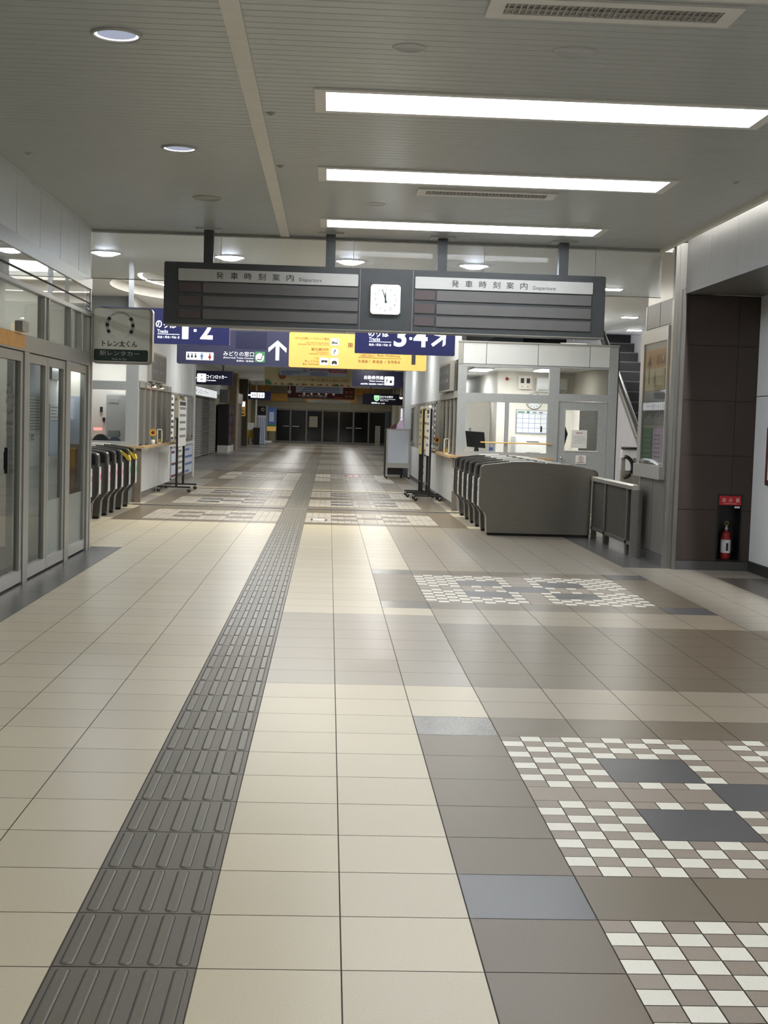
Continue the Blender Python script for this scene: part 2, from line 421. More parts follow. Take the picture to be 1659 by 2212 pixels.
# ------------------------------------------------------------------ near ceiling with its recessed lights
XL, XR, YE = -2.36, 4.04, 11.4
lights_y = [-2.74, -.16, 2.42, 4.997, 7.509, 10.225]
holes = [(.25, 3.05, y-.245, y+.245) for y in lights_y]
ce = MB(m_ceil); plate_holes(ce, XL, XR, -9, YE, holes, H)
ce.m(m_alu).box(XL, 4.15, YE-.05, YE+.02, H-.03, H+.02)
ce.m(m_strip).box(XR-.05, XR, -9, YE-.05, H-.035, H+.12)
struct('ceiling', ce)
st = MB(m_strip); st.box(-.268, -.168, -9, YE-.06, H-.012, H-.0005).box(-.268, -.168, YE+.06, 14.0, H-.012, H-.0005); struct('trim_1', st)
root = None
lbl = {7.509: 'long white recessed ceiling light, the middle one of the three in view', 4.997: 'long white recessed ceiling light, largest and nearest of the three in view',
       10.225: 'long white recessed ceiling light just before the departure board, farthest of the three',
       2.42: 'long white recessed ceiling light just before the near air vent', -.16: 'long white recessed ceiling light overhead of the viewer', -2.74: 'long white recessed ceiling light behind the viewer'}
for y in lights_y:
    if root is None:
        root = thing('linear_ceiling_light', lbl[y], 'ceiling light', (1.65, y, H), 'linear ceiling lights')
        f = MB(m_white)
        X0, X1, A, B = .25, 3.05, y-.245, y+.245
        for (a, b, c, d) in ((X0-.07, X0, A-.06, B+.06), (X1, X1+.07, A-.06, B+.06), (X0, X1, A-.06, A), (X0, X1, B, B+.06)): f.box(a, b, c, d, H-.012, H-.0005)
        f.obj('frame', root)
        r = MB(m_recess); D = .13
        r.poly([(X0, A, H), (X1, A, H), (X1, A, H+D), (X0, A, H+D)]); r.poly([(X0, B, H), (X0, B, H+D), (X1, B, H+D), (X1, B, H)])
        r.poly([(X0, A, H), (X0, A, H+D), (X0, B, H+D), (X0, B, H)]); r.poly([(X1, A, H), (X1, B, H), (X1, B, H+D), (X1, A, H+D)])
        r.obj('recess', root)
        d = MB(e_panel); d.poly([(X0, A, H+D), (X0, B, H+D), (X1, B, H+D), (X1, A, H+D)]); d.obj('diffuser', root)
    else: dup(root, (1.65, y, H), lbl[y])
# round downlights, left half of the ceiling
def downlight(x, y, rad, lens, ring, label, group, z=H, name='downlight', bulge=0):
    t = thing(name, label, 'ceiling light', (x, y, z), group)
    MB(m_alu).lathe([(rad+.012, 0), (rad+.012, -.012), (rad-.004, -.016), (rad-.008, -.002)], (x, y, z-.0003), 40).obj('trim_ring', t)
    MB(ring).lathe([(rad-.006, -.004), (rad-.021, -.0025)], (x, y, z-.0003), 40).obj('lit_rim', t)
    l = MB(lens)
    if bulge: l.lathe([(0, -.002-bulge), (rad*.45, -.002-bulge*.8), (rad*.8, -.002-bulge*.35), (rad-.012, -.002)], (x, y, z), 40)
    else: l.poly([(x+(rad-.014)*math.cos(-2*PI*k/40), y+(rad-.014)*math.sin(-2*PI*k/40), z-.002) for k in range(40)])
    l.obj('lens', t)
    return t
downlight(-.868, 3.72, .125, e_down, e_ring, 'round downlight with a bright rim, nearest on the left of the ceiling', 'round downlights on the left')
downlight(-.868, 6.695, .125, e_down, e_ring, 'smaller looking round downlight with a bright rim, second on the left of the ceiling', 'round downlights on the left')
m_unlit = mat('unlit downlight', (176, 174, 166), .4, 0, .03, 10)
downlight(-.868, 8.96, .12, m_unlit, m_unlit, 'unlit round downlight, farthest on the left of the ceiling', 'round downlights on the left')
# air vents
def vent(y, label):
    t = thing('air_vent', label, 'vent', (1.65, y, H), 'ceiling air vents')
    f = MB(m_white); X0, X1, A, B = 1.12, 2.18, y-.085, y+.085
    for (a, b, c, d) in ((X0-.08, X0, A-.07, B+.07), (X1, X1+.08, A-.07, B+.07), (X0, X1, A-.07, A), (X0, X1, B, B+.07)): f.box(a, b, c, d, H-.014, H-.0005)
    f.obj('frame', t)
    g = MB(m_alud); g.box(X0, X1, A, B, H-.003, H-.0008); g.m(m_alu)
    for k in range(34):
        x = X0+.016+k*(X1-X0-.03)/33; g.box(x-.004, x+.006, A, B, H-.010, H-.003)
    g.box(X0, X1, y-.005, y+.005, H-.011, H-.003); g.obj('grille', t)
vent(2.96, 'white slatted air vent with grey grille, nearest at the top of the picture')
vent(8.17, 'white slatted air vent with grey grille, between two long ceiling lights')
for (x, y, r, lb) in ((.706, 3.747, .09, 'flat round ceiling speaker left of the near air vent'), (1.6, 3.70, .12, 'flat round ceiling cover below the near air vent'), (.707, 8.97, .09, 'flat round ceiling speaker left of the far air vent')):
    o = MB(m_ceil).lathe([(r+.004, 0), (r, -.004), (r*.82, -.006), (r*.8, -.003), (0, -.004)], (x, y, H-.0004), 32).obj('ceiling_speaker', loc=(x, y, H)); tag(o, lb, 'ceiling speaker', 'round ceiling speakers')
for (x, y, lb) in ((-.119, 5.423, 'tiny dark sprinkler beside the ceiling strip, near the first long light'), (-.125, 7.26, 'tiny dark sprinkler beside the ceiling strip, level with the middle long light'), (-2.1, 7.13, 'tiny sprinkler close to the left wall panels'), (3.57, 7.2, 'tiny sprinkler right of the middle long light')):
    o = MB(m_alu).lathe([(.03, 0), (.028, -.005), (.012, -.008), (.010, -.012), (.014, -.014), (0, -.015)], (x, y, H-.0004), 16).obj('sprinkler', loc=(x, y, H)); tag(o, lb, 'sprinkler', 'ceiling sprinklers')

# ------------------------------------------------------------------ right: cove, fascia, alcove, wall
fa = MB(m_fascia)
ys = [-9+k*.9 for k in range(22)]+[10.8]
for a, b in zip(ys, ys[1:]): fa.box(4.16, 4.24, a+.003, b-.003, 3.07, 4.05)
fa.m(m_seam).box(4.165, 4.23, -9, 10.8, 3.07, 4.05)
fa.m(m_fascia).box(4.145, 4.26, -9, 10.8, 3.0, 3.068)
fa.m(m_fascia).box(4.26, 5.0, -9, 10.74, 3.0, 3.03)
fa.m(m_white).box(4.04, 4.16, -9, 10.9, 4.04, 4.06).box(3.98, 4.0395, -9, 10.9, H+.12, 4.06)
struct('wall_right_fascia', fa)
cv = thing('cove_light', 'long hidden strip lamp washing the fascia above the alcove', 'cove light', (4.1, 3, 4.02))
MB(e_cove).box(4.05, 4.10, -6, 10.7, 4.0, 4.03).obj('lamp_strip', cv)
MB(m_white).box(4.042, 4.125, -6, 10.7, 4.03, 4.04).obj('mounting', cv)
NX0, NX1, NZ0, NZ1 = 4.605, 4.885, .105, .84
def around(mb, x0, x1, y0, y1, z0, z1):
    """box with the extinguisher niche cut out"""
    if x1 <= NX0 or x0 >= NX1 or z1 <= NZ0 or z0 >= NZ1: mb.box(x0, x1, y0, y1, z0, z1); return
    c, d = max(z0, NZ0), min(z1, NZ1)
    if x0 < NX0: mb.box(x0, NX0, y0, y1, c, d)
    if x1 > NX1: mb.box(NX1, x1, y0, y1, c, d)
    if z0 < NZ0: mb.box(x0, x1, y0, y1, z0, NZ0)
    if z1 > NZ1: mb.box(x0, x1, y0, y1, NZ1, z1)
bw = MB(m_seam); around(bw, 4.16, 5.0, 10.76, 10.84, .1, 3.0)
bw.m(m_brown)
for a, b in ((4.165, 4.750), (4.754, 4.985)):
    zs = [.1, .662, 1.259, 1.856, 2.452, 2.995]
    for c, d in zip(zs, zs[1:]): around(bw, a, b, 10.75, 10.762, c+.003, d-.003)
struct('wall_far_alcove', bw)
MB(m_border).box(4.16, 4.985, 10.735, 10.80, 0, .098).obj('baseboard_far')['kind'] = 'structure'
rw = MB(m_seam); rw.box(4.99, 5.06, -9, 10.75, .1, 3.0)
rw.m(m_wallr)
for a, b in ((-9, -5.2), (-5.2, -2), (-2, 1.2), (1.2, 4.4), (4.4, 7.6), (7.6, 10.745)):
    rw.box(4.98, 4.992, a+.004, b-.001, .115, 1.913).box(4.98, 4.992, a+.004, b-.001, 1.922, 2.998)
struct('wall_right', rw)
MB(m_skirt).box(4.965, 5.0, -9, 10.735, 0, .112).obj('baseboard_right')['kind'] = 'structure'
nb = thing('wall_notice_frame', 'dark maroon framed board on the white wall at the right edge', 'notice board', (4.97, 9.4, .97))
MB(m_maroon).prism([(8.4, .97), (10.22, .97), (10.24, .99), (10.24, 1.57), (10.22, 1.59), (8.4, 1.59)], 'x', 4.945, 4.979).obj('frame', nb)
MB(m_paper).box(4.941, 4.945, 8.45, 10.15, 1.03, 1.53).obj('sheet', nb)
# stainless corner column and poster pilaster
pc = MB(m_colk)
pc.box(4.118, 4.16, 10.73, 10.80, 0, 3.05).m(m_colk).box(4.04, 4.125, 10.79, 10.87, 0, H).m(m_colk).box(4.085, 4.158, 10.78, 10.86, 0, H)
struct('trim_2', pc)
pil = thing('poster_pillar', 'stainless steel pillar with a tall poster case facing the concourse', 'pillar', (4.2, 11.6, 0))
b = MB(m_steel); b.box(4.14, 4.5, 10.87, 12.40, .1, H); b.box(4.125, 4.15, 10.86, 10.92, .1, H).box(4.125, 4.15, 12.37, 12.42, .1, 2.99); b.obj('body', pil)
MB(m_border).box(4.12, 4.51, 10.86, 12.42, 0, .1).obj('base_plinth', pil)
q = MB(m_fascia)
q.box(4.128, 4.14, 10.93, 11.74, .11, .955).box(4.128, 4.14, 11.76, 12.36, .11, .955)
q.box(4.128, 4.14, 10.93, 11.74, 2.72, 3.0).box(4.128, 4.14, 11.76, 12.36, 2.72, 3.0); q.obj('cladding_panel', pil)
cs = thing('poster_case', 'steel poster display case on the pillar with pinned sheets behind glass', 'poster case', (4.1, 11.75, 1.0))
f = MB(m_alu)
f.box(4.06, 4.126, 11.22, 12.50, .96, 1.11).box(4.098, 4.126, 11.22, 12.50, 2.54, 2.70).box(4.098, 4.126, 12.34, 12.50, 1.11, 2.54).box(4.098, 4.126, 11.22, 11.25, 1.11, 2.54); f.obj('frame', cs)
MB(m_alu).box(4.121, 4.126, 11.25, 12.34, 1.11, 2.54).obj('back_board', cs)
p = MB(m_orange); p.box(4.1165, 4.1205, 11.34, 12.32, 1.98, 2.46)
p.m(m_beigeb).box(4.1145, 4.1165, 11.36, 12.28, 1.98, 2.24)
p.m(m_ink).text('出口', (11.75, 11.4, 2.28, 2.40), ('W', 4.1135)); p.pg([(12.1-.1, 2.28), (12.1, 2.4), (12.1+.1, 2.28), (12.1+.02, 2.28), (12.1+.02, 2.06), (12.1-.02, 2.06), (12.1-.02, 2.28)], ('W', 4.1135)).text('1階 案内', (11.86, 11.76, 2.02, 2.20), ('W', 4.1135))
p.obj('orange_exit_poster', cs)['label'] = 'orange exit poster'
p = MB(m_print); p.box(4.1165, 4.1205, 11.34, 12.3, 1.58, 1.95); p.m(m_ink)
for k in range(9): p.rect((12.22-k*.1, 12.18-k*.1, 1.66+.02*(k % 3), 1.88), ('W', 4.1155))
p.obj('timetable_sheet', cs)
p = MB(m_green); p.box(4.1165, 4.1205, 11.85, 12.3, 1.16, 1.54); p.m(m_print)
for k in range(5): p.rect((12.24, 11.92, 1.20+k*.06, 1.225+k*.06), ('W', 4.1155))
p.obj('green_sheet', cs)['label'] = 'green notice sheet'
p = MB(m_lilac); p.box(4.1165, 4.1205, 11.34, 11.8, 1.16, 1.54); p.m(m_print)
for k in range(6): p.rect((11.74, 11.45, 1.2+k*.05, 1.222+k*.05), ('W', 4.1155))
p.obj('lilac_sheet', cs)['label'] = 'lilac notice sheet'
MB(g_acr).poly([(4.105, 11.25, 1.11), (4.105, 12.34, 1.11), (4.105, 12.34, 2.54), (4.105, 11.25, 2.54)]).obj('glass_pane', cs)
lf = thing('leaflet_stack', 'loose white leaflets drooping over the bottom of the poster case', 'leaflets', (4.08, 11.75, 1.112))
b = MB(m_paper)
for k in range(3):
    pts = [(11.36+.25*k*.4+a*.8/10, 1.115+.05*math.sin(PI*a/10)*(1-.2*k)+.012*k) for a in range(11)]
    for (a, c), (d, e) in zip(pts, pts[1:]): b.poly([(4.066, a, c), (4.066, d, e), (4.094, d, e+.012), (4.094, a, c+.012)]); b.poly([(4.066, a, c), (4.094, a, c+.012), (4.094, a, c+.016), (4.066, a, c+.004)])
b.obj('sheet', lf)
# extinguisher niche and extinguisher
en = thing('extinguisher_cabinet', 'dark recessed fire extinguisher box under a red sign in the brown wall', 'extinguisher box', (4.74, 10.75, .1))
b = MB(m_black); b.box(4.605, 4.622, 10.742, 10.95, .105, .84).box(4.868, 4.885, 10.742, 10.95, .105, .84).box(4.622, 4.868, 10.93, 10.95, .105, .84).box(4.622, 4.868, 10.742, 10.93, .105, .118).box(4.622, 4.868, 10.742, 10.93, .825, .84).obj('box_frame', en)
b = MB(m_reds); b.box(4.624, 4.866, 10.745, 10.75, .722, .822); b.obj('red_sign', en)['label'] = 'red sign'
b = MB(m_paper)
for k, ch in enumerate('消火器'): b.text(ch, (4.652+k*.077, 4.693+k*.077, .755, .798), ('S', 10.7435))
b.text('FIRE EXTINGUISHER', (4.67, 4.82, .734, .742), ('S', 10.7435)); b.obj('lettering', en)
b = MB(m_paper).box(4.795, 4.855, 10.748, 10.75, .69, .71); b.obj('label_sticker', en)['label'] = 'white sticker'
ex = thing('fire_extinguisher', 'red fire extinguisher standing inside the dark niche of the brown wall', 'fire extinguisher', (4.745, 10.84, .118))
cx, cyy = 4.745, 10.84
b = MB(m_red); b.lathe([(0, .119), (.05, .119), (.054, .13), (.055, .15), (.055, .36), (.052, .39), (.038, .42), (.018, .432), (.016, .44)], (cx, cyy, 0), 24); b.obj('cylinder', ex)
b = MB(m_paper); b.lathe([(.0556, .19), (.0556, .335)], (cx, cyy, 0), 24)
b.m(m_paper).lathe([(.0556, .335), (.0535, .365)], (cx, cyy, 0), 10); b.m(m_ink)
b.box(cx-.012, cx+.012, cyy-.058, cyy-.0555, .215, .30); b.obj('label_band', ex)
MB(m_alu).lathe([(.017, .438), (.02, .445), (.02, .462), (.012, .47), (.012, .49)], (cx, cyy, 0), 16).obj('valve', ex)
b = MB(m_black); b.tube([(cx, cyy, .485), (cx-.03, cyy-.01, .483), (cx-.055, cyy-.01, .468)], .006); b.tube([(cx, cyy, .495), (cx-.03, cyy-.01, .503), (cx-.06, cyy-.01, .50)], .006); b.obj('lever', ex)
b = MB(m_yelp); b.tube([(cx+.02*math.cos(a*PI/6), cyy-.005, .515+.02*math.sin(a*PI/6)) for a in range(13)], .004, 6); b.obj('pin_ring', ex)
b = MB(m_black); b.tube([(cx+.015, cyy, .465), (cx+.05, cyy-.01, .455), (cx+.066, cyy-.012, .40), (cx+.064, cyy-.012, .26)], .008); b.tube([(cx+.064, cyy-.012, .26), (cx+.064, cyy-.012, .2)], .012); b.obj('hose', ex)

# ------------------------------------------------------------------ left: upper wall panels and glazed shop front
wl = MB(m_seam); wl.box(-2.42, -2.37, -9, 11.33, 3.01, H)
wl.m(m_panel)
sm = [-9, -7.5, -6, -4.5, -3, -1.5, 0, 1.5, 3, 4.0, 5.0, 5.95, 6.9, 7.84, 8.75, 9.66, 10.62, 11.33]
for a, b in zip(sm, sm[1:]): wl.box(-2.372, -2.352, a+.007, b-.007, 3.014, H-.03)
wl.box(-2.365, -2.345, -9, 11.33, H-.028, H-.001)
struct('wall_left_upper', wl)
hd = MB(m_alu); hd.box(-2.40, -2.345, 3.0, 11.40, 2.885, 3.012); hd.m(m_seam).box(-2.37, -2.352, 3.0, 11.38, 2.725, 2.737).m(m_alu).box(-2.40, -2.335, 3.0, 11.40, 2.585, 2.625)
hd.box(-2.40, -2.352, 11.35, 11.40, 2.6, 2.9)
g = hd; struct('trim_3', hd)
cg = MB(glassy('clerestory glass', (226, 230, 230), .2)); cg.poly([(-2.36, 3.0, 2.737), (-2.36, 11.36, 2.737), (-2.36, 11.36, 2.885), (-2.36, 3.0, 2.885)]); cg.poly([(-2.36, 3.0, 2.625), (-2.36, 11.36, 2.625), (-2.36, 11.36, 2.727), (-2.36, 3.0, 2.727)])
struct('window_1', cg)
tr = MB(m_alud); tr.box(-2.43, -2.335, 3.0, 11.36, 2.04, 2.185)
for y in (4.6, 6.5, 8.95, 9.13, 10.20, 10.75, 11.28): tr.box(-2.41, -2.345, y, y+.07, 2.185, 2.585)
for y in (5.5, 6.9, 8.15): tr.box(-2.42, -2.34, y, y+.18, 0, 2.04)
tr.box(-2.42, -2.34, 9.99, 10.2, 0, 2.04).box(-2.42, -2.33, 11.16, 11.36, 0, 2.04)
tr.m(m_alu).box(-2.335, -2.322, 11.30, 11.36, 0, 2.62)
struct('trim_4', tr)
tg = MB(g_clear); tg.poly([(-2.38, 3.0, 2.185), (-2.38, 11.3, 2.185), (-2.38, 11.3, 2.585), (-2.38, 3.0, 2.585)]); struct('window_2', tg)
def leaf(name, y0, y1, frost, handle=None):
    r = sroot(name, (-2.38, (y0+y1)/2, 0))
    f = MB(m_alud); f.box(-2.40, -2.352, y0, y0+.075, .02, 2.03).box(-2.40, -2.352, y1-.09, y1, .02, 2.03).box(-2.40, -2.352, y0+.075, y1-.09, 1.95, 2.03); f.obj('frame', r)
    MB(m_alu).box(-2.403, -2.349, y0+.0, y1, .02, .125).obj('bottom_rail', r)
    z0 = .125
    if frost: MB(g_frost).poly([(-2.376, y0+.075, .125), (-2.376, y1-.09, .125), (-2.376, y1-.09, .66), (-2.376, y0+.075, .66)]).obj('lower_pane', r); z0 = .66
    MB(g_clear).poly([(-2.376, y0+.075, z0), (-2.376, y1-.09, z0), (-2.376, y1-.09, 1.95), (-2.376, y0+.075, 1.95)]).obj('pane', r)
    if handle is not None: MB(m_black).box(-2.345, -2.318, handle-.022, handle+.022, 1.0, 1.215).box(-2.352, -2.345, handle-.015, handle+.015, 1.03, 1.18).obj('door_handle', r)
leaf('door_1', 7.08, 8.14, False, 7.49); leaf('door_2', 8.33, 9.14, False); leaf('door_3', 9.15, 9.99, True); leaf('door_4', 10.20, 11.16, True); leaf('door_5', 5.7, 6.9, False)
# sensor box and buff notice on the transom
tag(MB(m_alud).prism(rr((7.74, 7.98, 2.19, 2.28), .02), 'x', -2.335, -2.27).obj('door_sensor', loc=(-2.3, 7.86, 2.19)), 'small grey door sensor box above the sliding glass door', 'sensor')
tag(MB(m_orange).box(-2.335, -2.331, 7.0, 8.1, 2.055, 2.18).obj('transom_notice', loc=(-2.333, 7.5, 2.055)), 'tan strip fixed along the door header under the sensor', 'notice')
# shop room behind the glass
sr = MB(m_cream); sr.box(-4.6, -4.55, 3, 11.3, 0, 3.0).box(-4.55, -2.42, 11.30, 11.36, 0, 3.0).box(-4.55, -2.42, 2.9, 2.95, 0, 3.0); struct('wall_left_shop', sr)
sc = MB(m_ceilw); sc.box(-4.55, -2.43, 3, 11.3, 2.98, 3.0); struct('ceiling_shop', sc)
sf = MB(m_border); sf.box(-4.55, -2.43, 3, 11.3, -.002, .002); struct('floor_shop', sf)
sl = thing('shop_ceiling_light', 'slim tube light on the ceiling inside the glazed shop', 'ceiling light', (-3.3, 8.5, 2.98), 'shop tube lights')
MB(m_white).box(-3.36, -3.24, 7.9, 9.1, 2.95, 2.979).obj('housing', sl); MB(lamp('shop tube', (250, 252, 255), 22)).box(-3.33, -3.27, 7.95, 9.05, 2.935, 2.95).obj('tube', sl)
dup(sl, (-3.3, 10.4, 2.98), 'slim tube light inside the shop, close to the far end wall')
def sheet(name, label, m, x, y0, y1, z0, z1, lines=0, ink=None, cat='notice', group='notices inside the shop', extra=None):
    t = MB(m).box(x-.01, x, y0, y1, z0, z1)
    if lines:
        t.m(ink or m_print)
        for k in range(lines):
            z = z1-(z1-z0)*(k+1)/(lines+1); t.rect((y0+.03, y1-.03-(k % 3)*.03, z-.004, z+.006), ('E', x+.001))
    if extra: extra(t)
    o = t.obj(name, loc=(x, (y0+y1)/2, z0)); tag(o, label, cat, group); return o
part_x = -2.62
pt = thing('shop_partition', 'white partition panel standing just behind the middle shop panes', 'partition', (part_x-.05, 10.2, 0))
MB(m_officew).box(part_x-.06, part_x-.012, 9.0, 11.1, 0, 2.04).obj('panel', pt); MB(m_alu).box(part_x-.065, part_x-.008, 8.95, 9.0, 0, 2.06).obj('post', pt)
def grid(t):
    t.m(m_ink)
    for k in range(5): t.rect((9.63+k*.11, 9.636+k*.11, 1.32, 1.65), ('E', part_x+.0005))
sheet('price_list', 'ruled price list sheet seen through the second shop pane', m_paper, part_x, 9.60, 10.13, 1.31, 1.66, 11, m_print, extra=grid)
sheet('blank_poster', 'large blank pale poster above the ruled price list', m_bluew, part_x, 9.56, 10.13, 1.67, 2.02)
sheet('small_notice', 'small printed notice below the ruled price list', m_paper, part_x, 9.64, 9.86, 1.22, 1.30, 4, m_ink)
sheet('plain_poster', 'plain white poster low behind the third shop pane', m_bluew, part_x, 10.55, 11.04, 1.05, 1.42)
sheet('shop_map', 'printed sheet with small blocks behind the third shop pane', m_paper, part_x, 10.58, 10.98, 1.43, 1.60, 4, m_print)
tag(MB(m_black).box(part_x-.01, part_x+.03, 10.5, 11.0, 1.86, 2.02).obj('wall_screen', loc=(part_x, 10.75, 1.86)), 'black screen high behind the third shop pane', 'screen')
tag(MB(m_bluew).box(-2.575, -2.44, 11.27, 11.295, 1.17, 1.70).obj('blue_poster', loc=(-2.5, 11.28, 1.17)), 'tall pale blue poster on the end wall behind the last shop pane', 'notice', 'notices inside the shop')
bx = thing('yellow_box', 'tan box with dark lower half standing behind the last shop pane', 'box', (-2.51, 11.2, 0))
MB(m_orange).box(-2.57, -2.46, 11.14, 11.26, .91, 1.12).obj('upper_part', bx); MB(m_brownp).box(-2.57, -2.46, 11.14, 11.26, .0, .91).obj('lower_part', bx)
tl = thing('wall_tube_light', 'short bright tube light above the last shop pane', 'light', (-2.5, 11.1, 1.98)); MB(m_white).box(-2.58, -2.44, 10.9, 11.25, 2.0, 2.03).obj('housing', tl); MB(lamp('wall tube', (246, 250, 255), 10)).box(-2.57, -2.45, 10.92, 11.23, 1.985, 2.0).obj('tube', tl)
# round emblem prints on the glass (ring and lettering only)
gd = thing('glass_decal', 'dark ring and lettering printed on the sliding shop door glass', 'decal', (-2.37, 7.75, 1.3))
eg = MB(m_ink)
for k in range(10):
    a = PI*(k/10)*2; eg.arc((7.75, 1.62), .115, .135, ('E', -2.370), a, a+.32, 3)
    eg.arc((7.75, 1.62), .115, .119, ('E', -2.370), a+.32, a+PI/5, 2)
eg.obj('ring_print', gd)
MB(m_ink).text('トレン太くん', (7.63, 7.88, 1.40, 1.44), ('E', -2.370)).obj('upper_lettering', gd); MB(m_ink).text('駅レンタカー', (7.63, 7.88, 1.34, 1.38), ('E', -2.370)).obj('lower_lettering', gd)

# rental sign projecting from the end of the shop front
rs = thing('rental_car_sign', 'grey white projecting lightbox sign with a dashed ring and dark green band', 'sign', (-2.0, 11.45, 2.07))
b = MB(m_steel); b.prism(rr((-2.335, -1.67, 2.075, 2.70), .045), 'y', 11.385, 11.52); b.obj('casing', rs)
b = MB(mat('sign face grey white', (232, 231, 222), .45, 0, .03, 6)); b.rrect((-2.32, -1.70, 2.095, 2.685), ('S', 11.382), .035)
b.m(m_greend).rrect((-2.315, -1.715, 2.105, 2.235), ('S', 11.380), .02); b.obj('face', rs)
b = MB(m_ink)
for k in range(5):
    a0 = -.62+k*.26
    for q in (a0, PI-a0-.26): b.m(m_ink if k % 2 == 0 else m_boardw).arc((-2.03, 2.50), .123, .160, ('S', 11.379), q, q+.26, 4)
b.m(m_ink)
b.m(m_print)
for k in range(14):
    a0 = PI*.24+k*PI*.52/14; b.arc((-2.03, 2.50), .138, .15, ('S', 11.379), a0, a0+.06, 2)
b.arc((-2.03, 2.50), .135, .1375, ('S', 11.379), -1.2, PI+1.2, 30).arc((-2.03, 2.50), .153, .155, ('S', 11.379), -1.2, PI+1.2, 30); b.obj('ring_emblem', rs)
b = MB(m_greend); b.text('トレン太くん', (-2.225, -1.835, 2.262, 2.335), ('S', 11.378), None, .014)
b.m(m_boardw).text('駅レンタカー', (-2.25, -1.81, 2.165, 2.217), ('S', 11.378)).text('Rent A Car', (-2.11, -1.95, 2.117, 2.14), ('S', 11.378)); b.obj('lettering', rs)
[MB(m_steel).box(-2.36, -2.335, 11.40, 11.50, z, z+.1).obj('bracket', rs) for z in (2.1, 2.5)]

# ------------------------------------------------------------------ haze-whitened smoke barrier glass and departure board
sb = thing('smoke_barrier', 'smoke barrier, glass whitened to imitate haze, hanging from the ceiling across the concourse', 'glass barrier', (.8, 11.41, 3.02))
xs = [-2.36, -.93, .55, 2.02, 3.28, 4.04]
for a, b2 in zip(xs, xs[1:]):
    MB(g_smokehaze).poly([(a+.004, 11.415, 3.02), (b2-.004, 11.415, 3.02), (b2-.004, 11.415, H-.03), (a+.004, 11.415, H-.03)]).obj('glass_pane', sb)
b = MB(m_alud).box(-2.36, 4.04, 11.405, 11.425, 3.012, 3.02)
for x in xs[1:-1]: b.box(x-.003, x+.003, 11.411, 11.419, 3.02, H-.03)
b.obj('edge_rail', sb)
db = thing('departure_board', 'wide dark unlit departure board hung on four posts with a lit square clock', 'departure board', (.9, 11.1, 2.5))
b = MB(m_board); b.prism(rr((-1.5, 3.315, 2.5, 3.18), .02), 'y', 10.96, 11.22); b.obj('housing', db)
b = MB(m_alud); b.box(.62, .625, 10.952, 10.96, 2.51, 3.17).box(1.195, 1.2, 10.952, 10.96, 2.51, 3.17).box(-1.5, 3.315, 10.955, 10.965, 2.502, 2.512); b.obj('trim', db)
for x in (-1.033, .292, 1.515, 2.852):
    p = MB(m_board); p.box(x-.052, x+.052, 11.02, 11.12, 3.18, H-.012); p.obj('hanger_post', db)
    MB(m_ceil).box(x-.14, x+.14, 10.95, 11.19, H-.012, H-.0005).obj('mounting_plate', db)
for (u0, u1, ks, dep) in ((-1.345, .60, (-.938, -.782, -.634, -.482, -.331, -.179), (-.04, .205)), (1.222, 3.172, (1.618, 1.768, 1.92, 2.071, 2.22, 2.371), (2.512, 2.76))):
    h = MB(m_boardw); h.prism(rr((u0, u1, 2.98, 3.108), .012), 'y', 10.945, 10.96); ho = h.obj('header_panel', db)
    t = MB(m_ink)
    for ch, k in zip('発車時刻案内', ks): t.text(ch, (k, k+.079, 3.008, 3.082), ('S', 10.943))
    t.m(m_inkg).text('Departure', (dep[0], dep[1], 3.0, 3.048), ('S', 10.943)); t.obj('lettering', ho)
for (u0, u1) in ((-1.075, .60), (1.462, 3.16)):
    for z0, z1 in ((2.855, 2.965), (2.71, 2.82), (2.575, 2.68)): MB(m_disp).box(u0, u1, 10.948, 10.96, z0, z1).obj('display_row', db)
for (u0, u1) in ((-1.34, -1.10), (1.222, 1.44)):
    for z0, z1 in ((2.86, 2.96), (2.715, 2.815), (2.58, 2.675)): MB(m_dispr).box(u0, u1, 10.95, 10.96, z0, z1).obj('platform_display', db)
ck = MB(m_white); ck.prism(rr((.738, 1.064, 2.686, 3.008), .035), 'y', 10.925, 10.96); cko = ck.obj('clock', db); cko['label'] = 'lit square clock'
MB(e_clock).rrect((.744, 1.058, 2.692, 3.002), ('S', 10.924), .032).obj('clock_face', cko)
b = MB(m_ink)
for n in range(1, 13):
    a = PI/2-n*PI/6; x, z = .901+.112*math.cos(a), 2.847+.118*math.sin(a); b.text(str(n), (x-.012, x+.012, z-.017, z+.017), ('S', 10.919), 'c')
b.obj('numerals', cko)
def hand(ln, t, ang, nm, yy):
    ca, sa = math.cos(ang), math.sin(ang); P = [(-t, -.04), (t, -.04), (t*.6, ln), (-t*.6, ln)]
    MB(m_greend).pg([(.901+a*ca-c*sa, 2.847+a*sa+c*ca) for a, c in P], ('S', yy)).obj(nm, cko)
hand(.075, .009, .03, 'hour_hand', 10.916); hand(.115, .007, .33, 'minute_hand', 10.914)

# ------------------------------------------------------------------ hall ceiling with round dome and bright downlights
hc = MB(m_ceilw); DX, DY, DR = .35, 18.0, 3.55; S = 3.75
n = 64
for k in range(n):
    a0, a1 = 2*PI*k/n, 2*PI*(k+1)/n
    def sq(a):
        c, s = math.cos(a), math.sin(a); q = S/max(abs(c), abs(s)); return (DX+q*c, DY+q*s, H)
    hc.poly([(DX+DR*math.cos(a0), DY+DR*math.sin(a0), H), (DX+DR*math.cos(a1), DY+DR*math.sin(a1), H), sq(a1), sq(a0)])
for (a, b, c, d) in ((-8, 9, 11.44, DY-S), (-8, DX-S, DY-S, DY+S), (DX+S, 9, DY-S, DY+S), (-8, DX+S, DY+S, 82.5), (DX+S, 9, DY+S, 25.0)):
    hc.poly([(a, d, H), (b, d, H), (b, c, H), (a, c, H)])
struct('ceiling_hall', hc)
dm = MB(m_white)
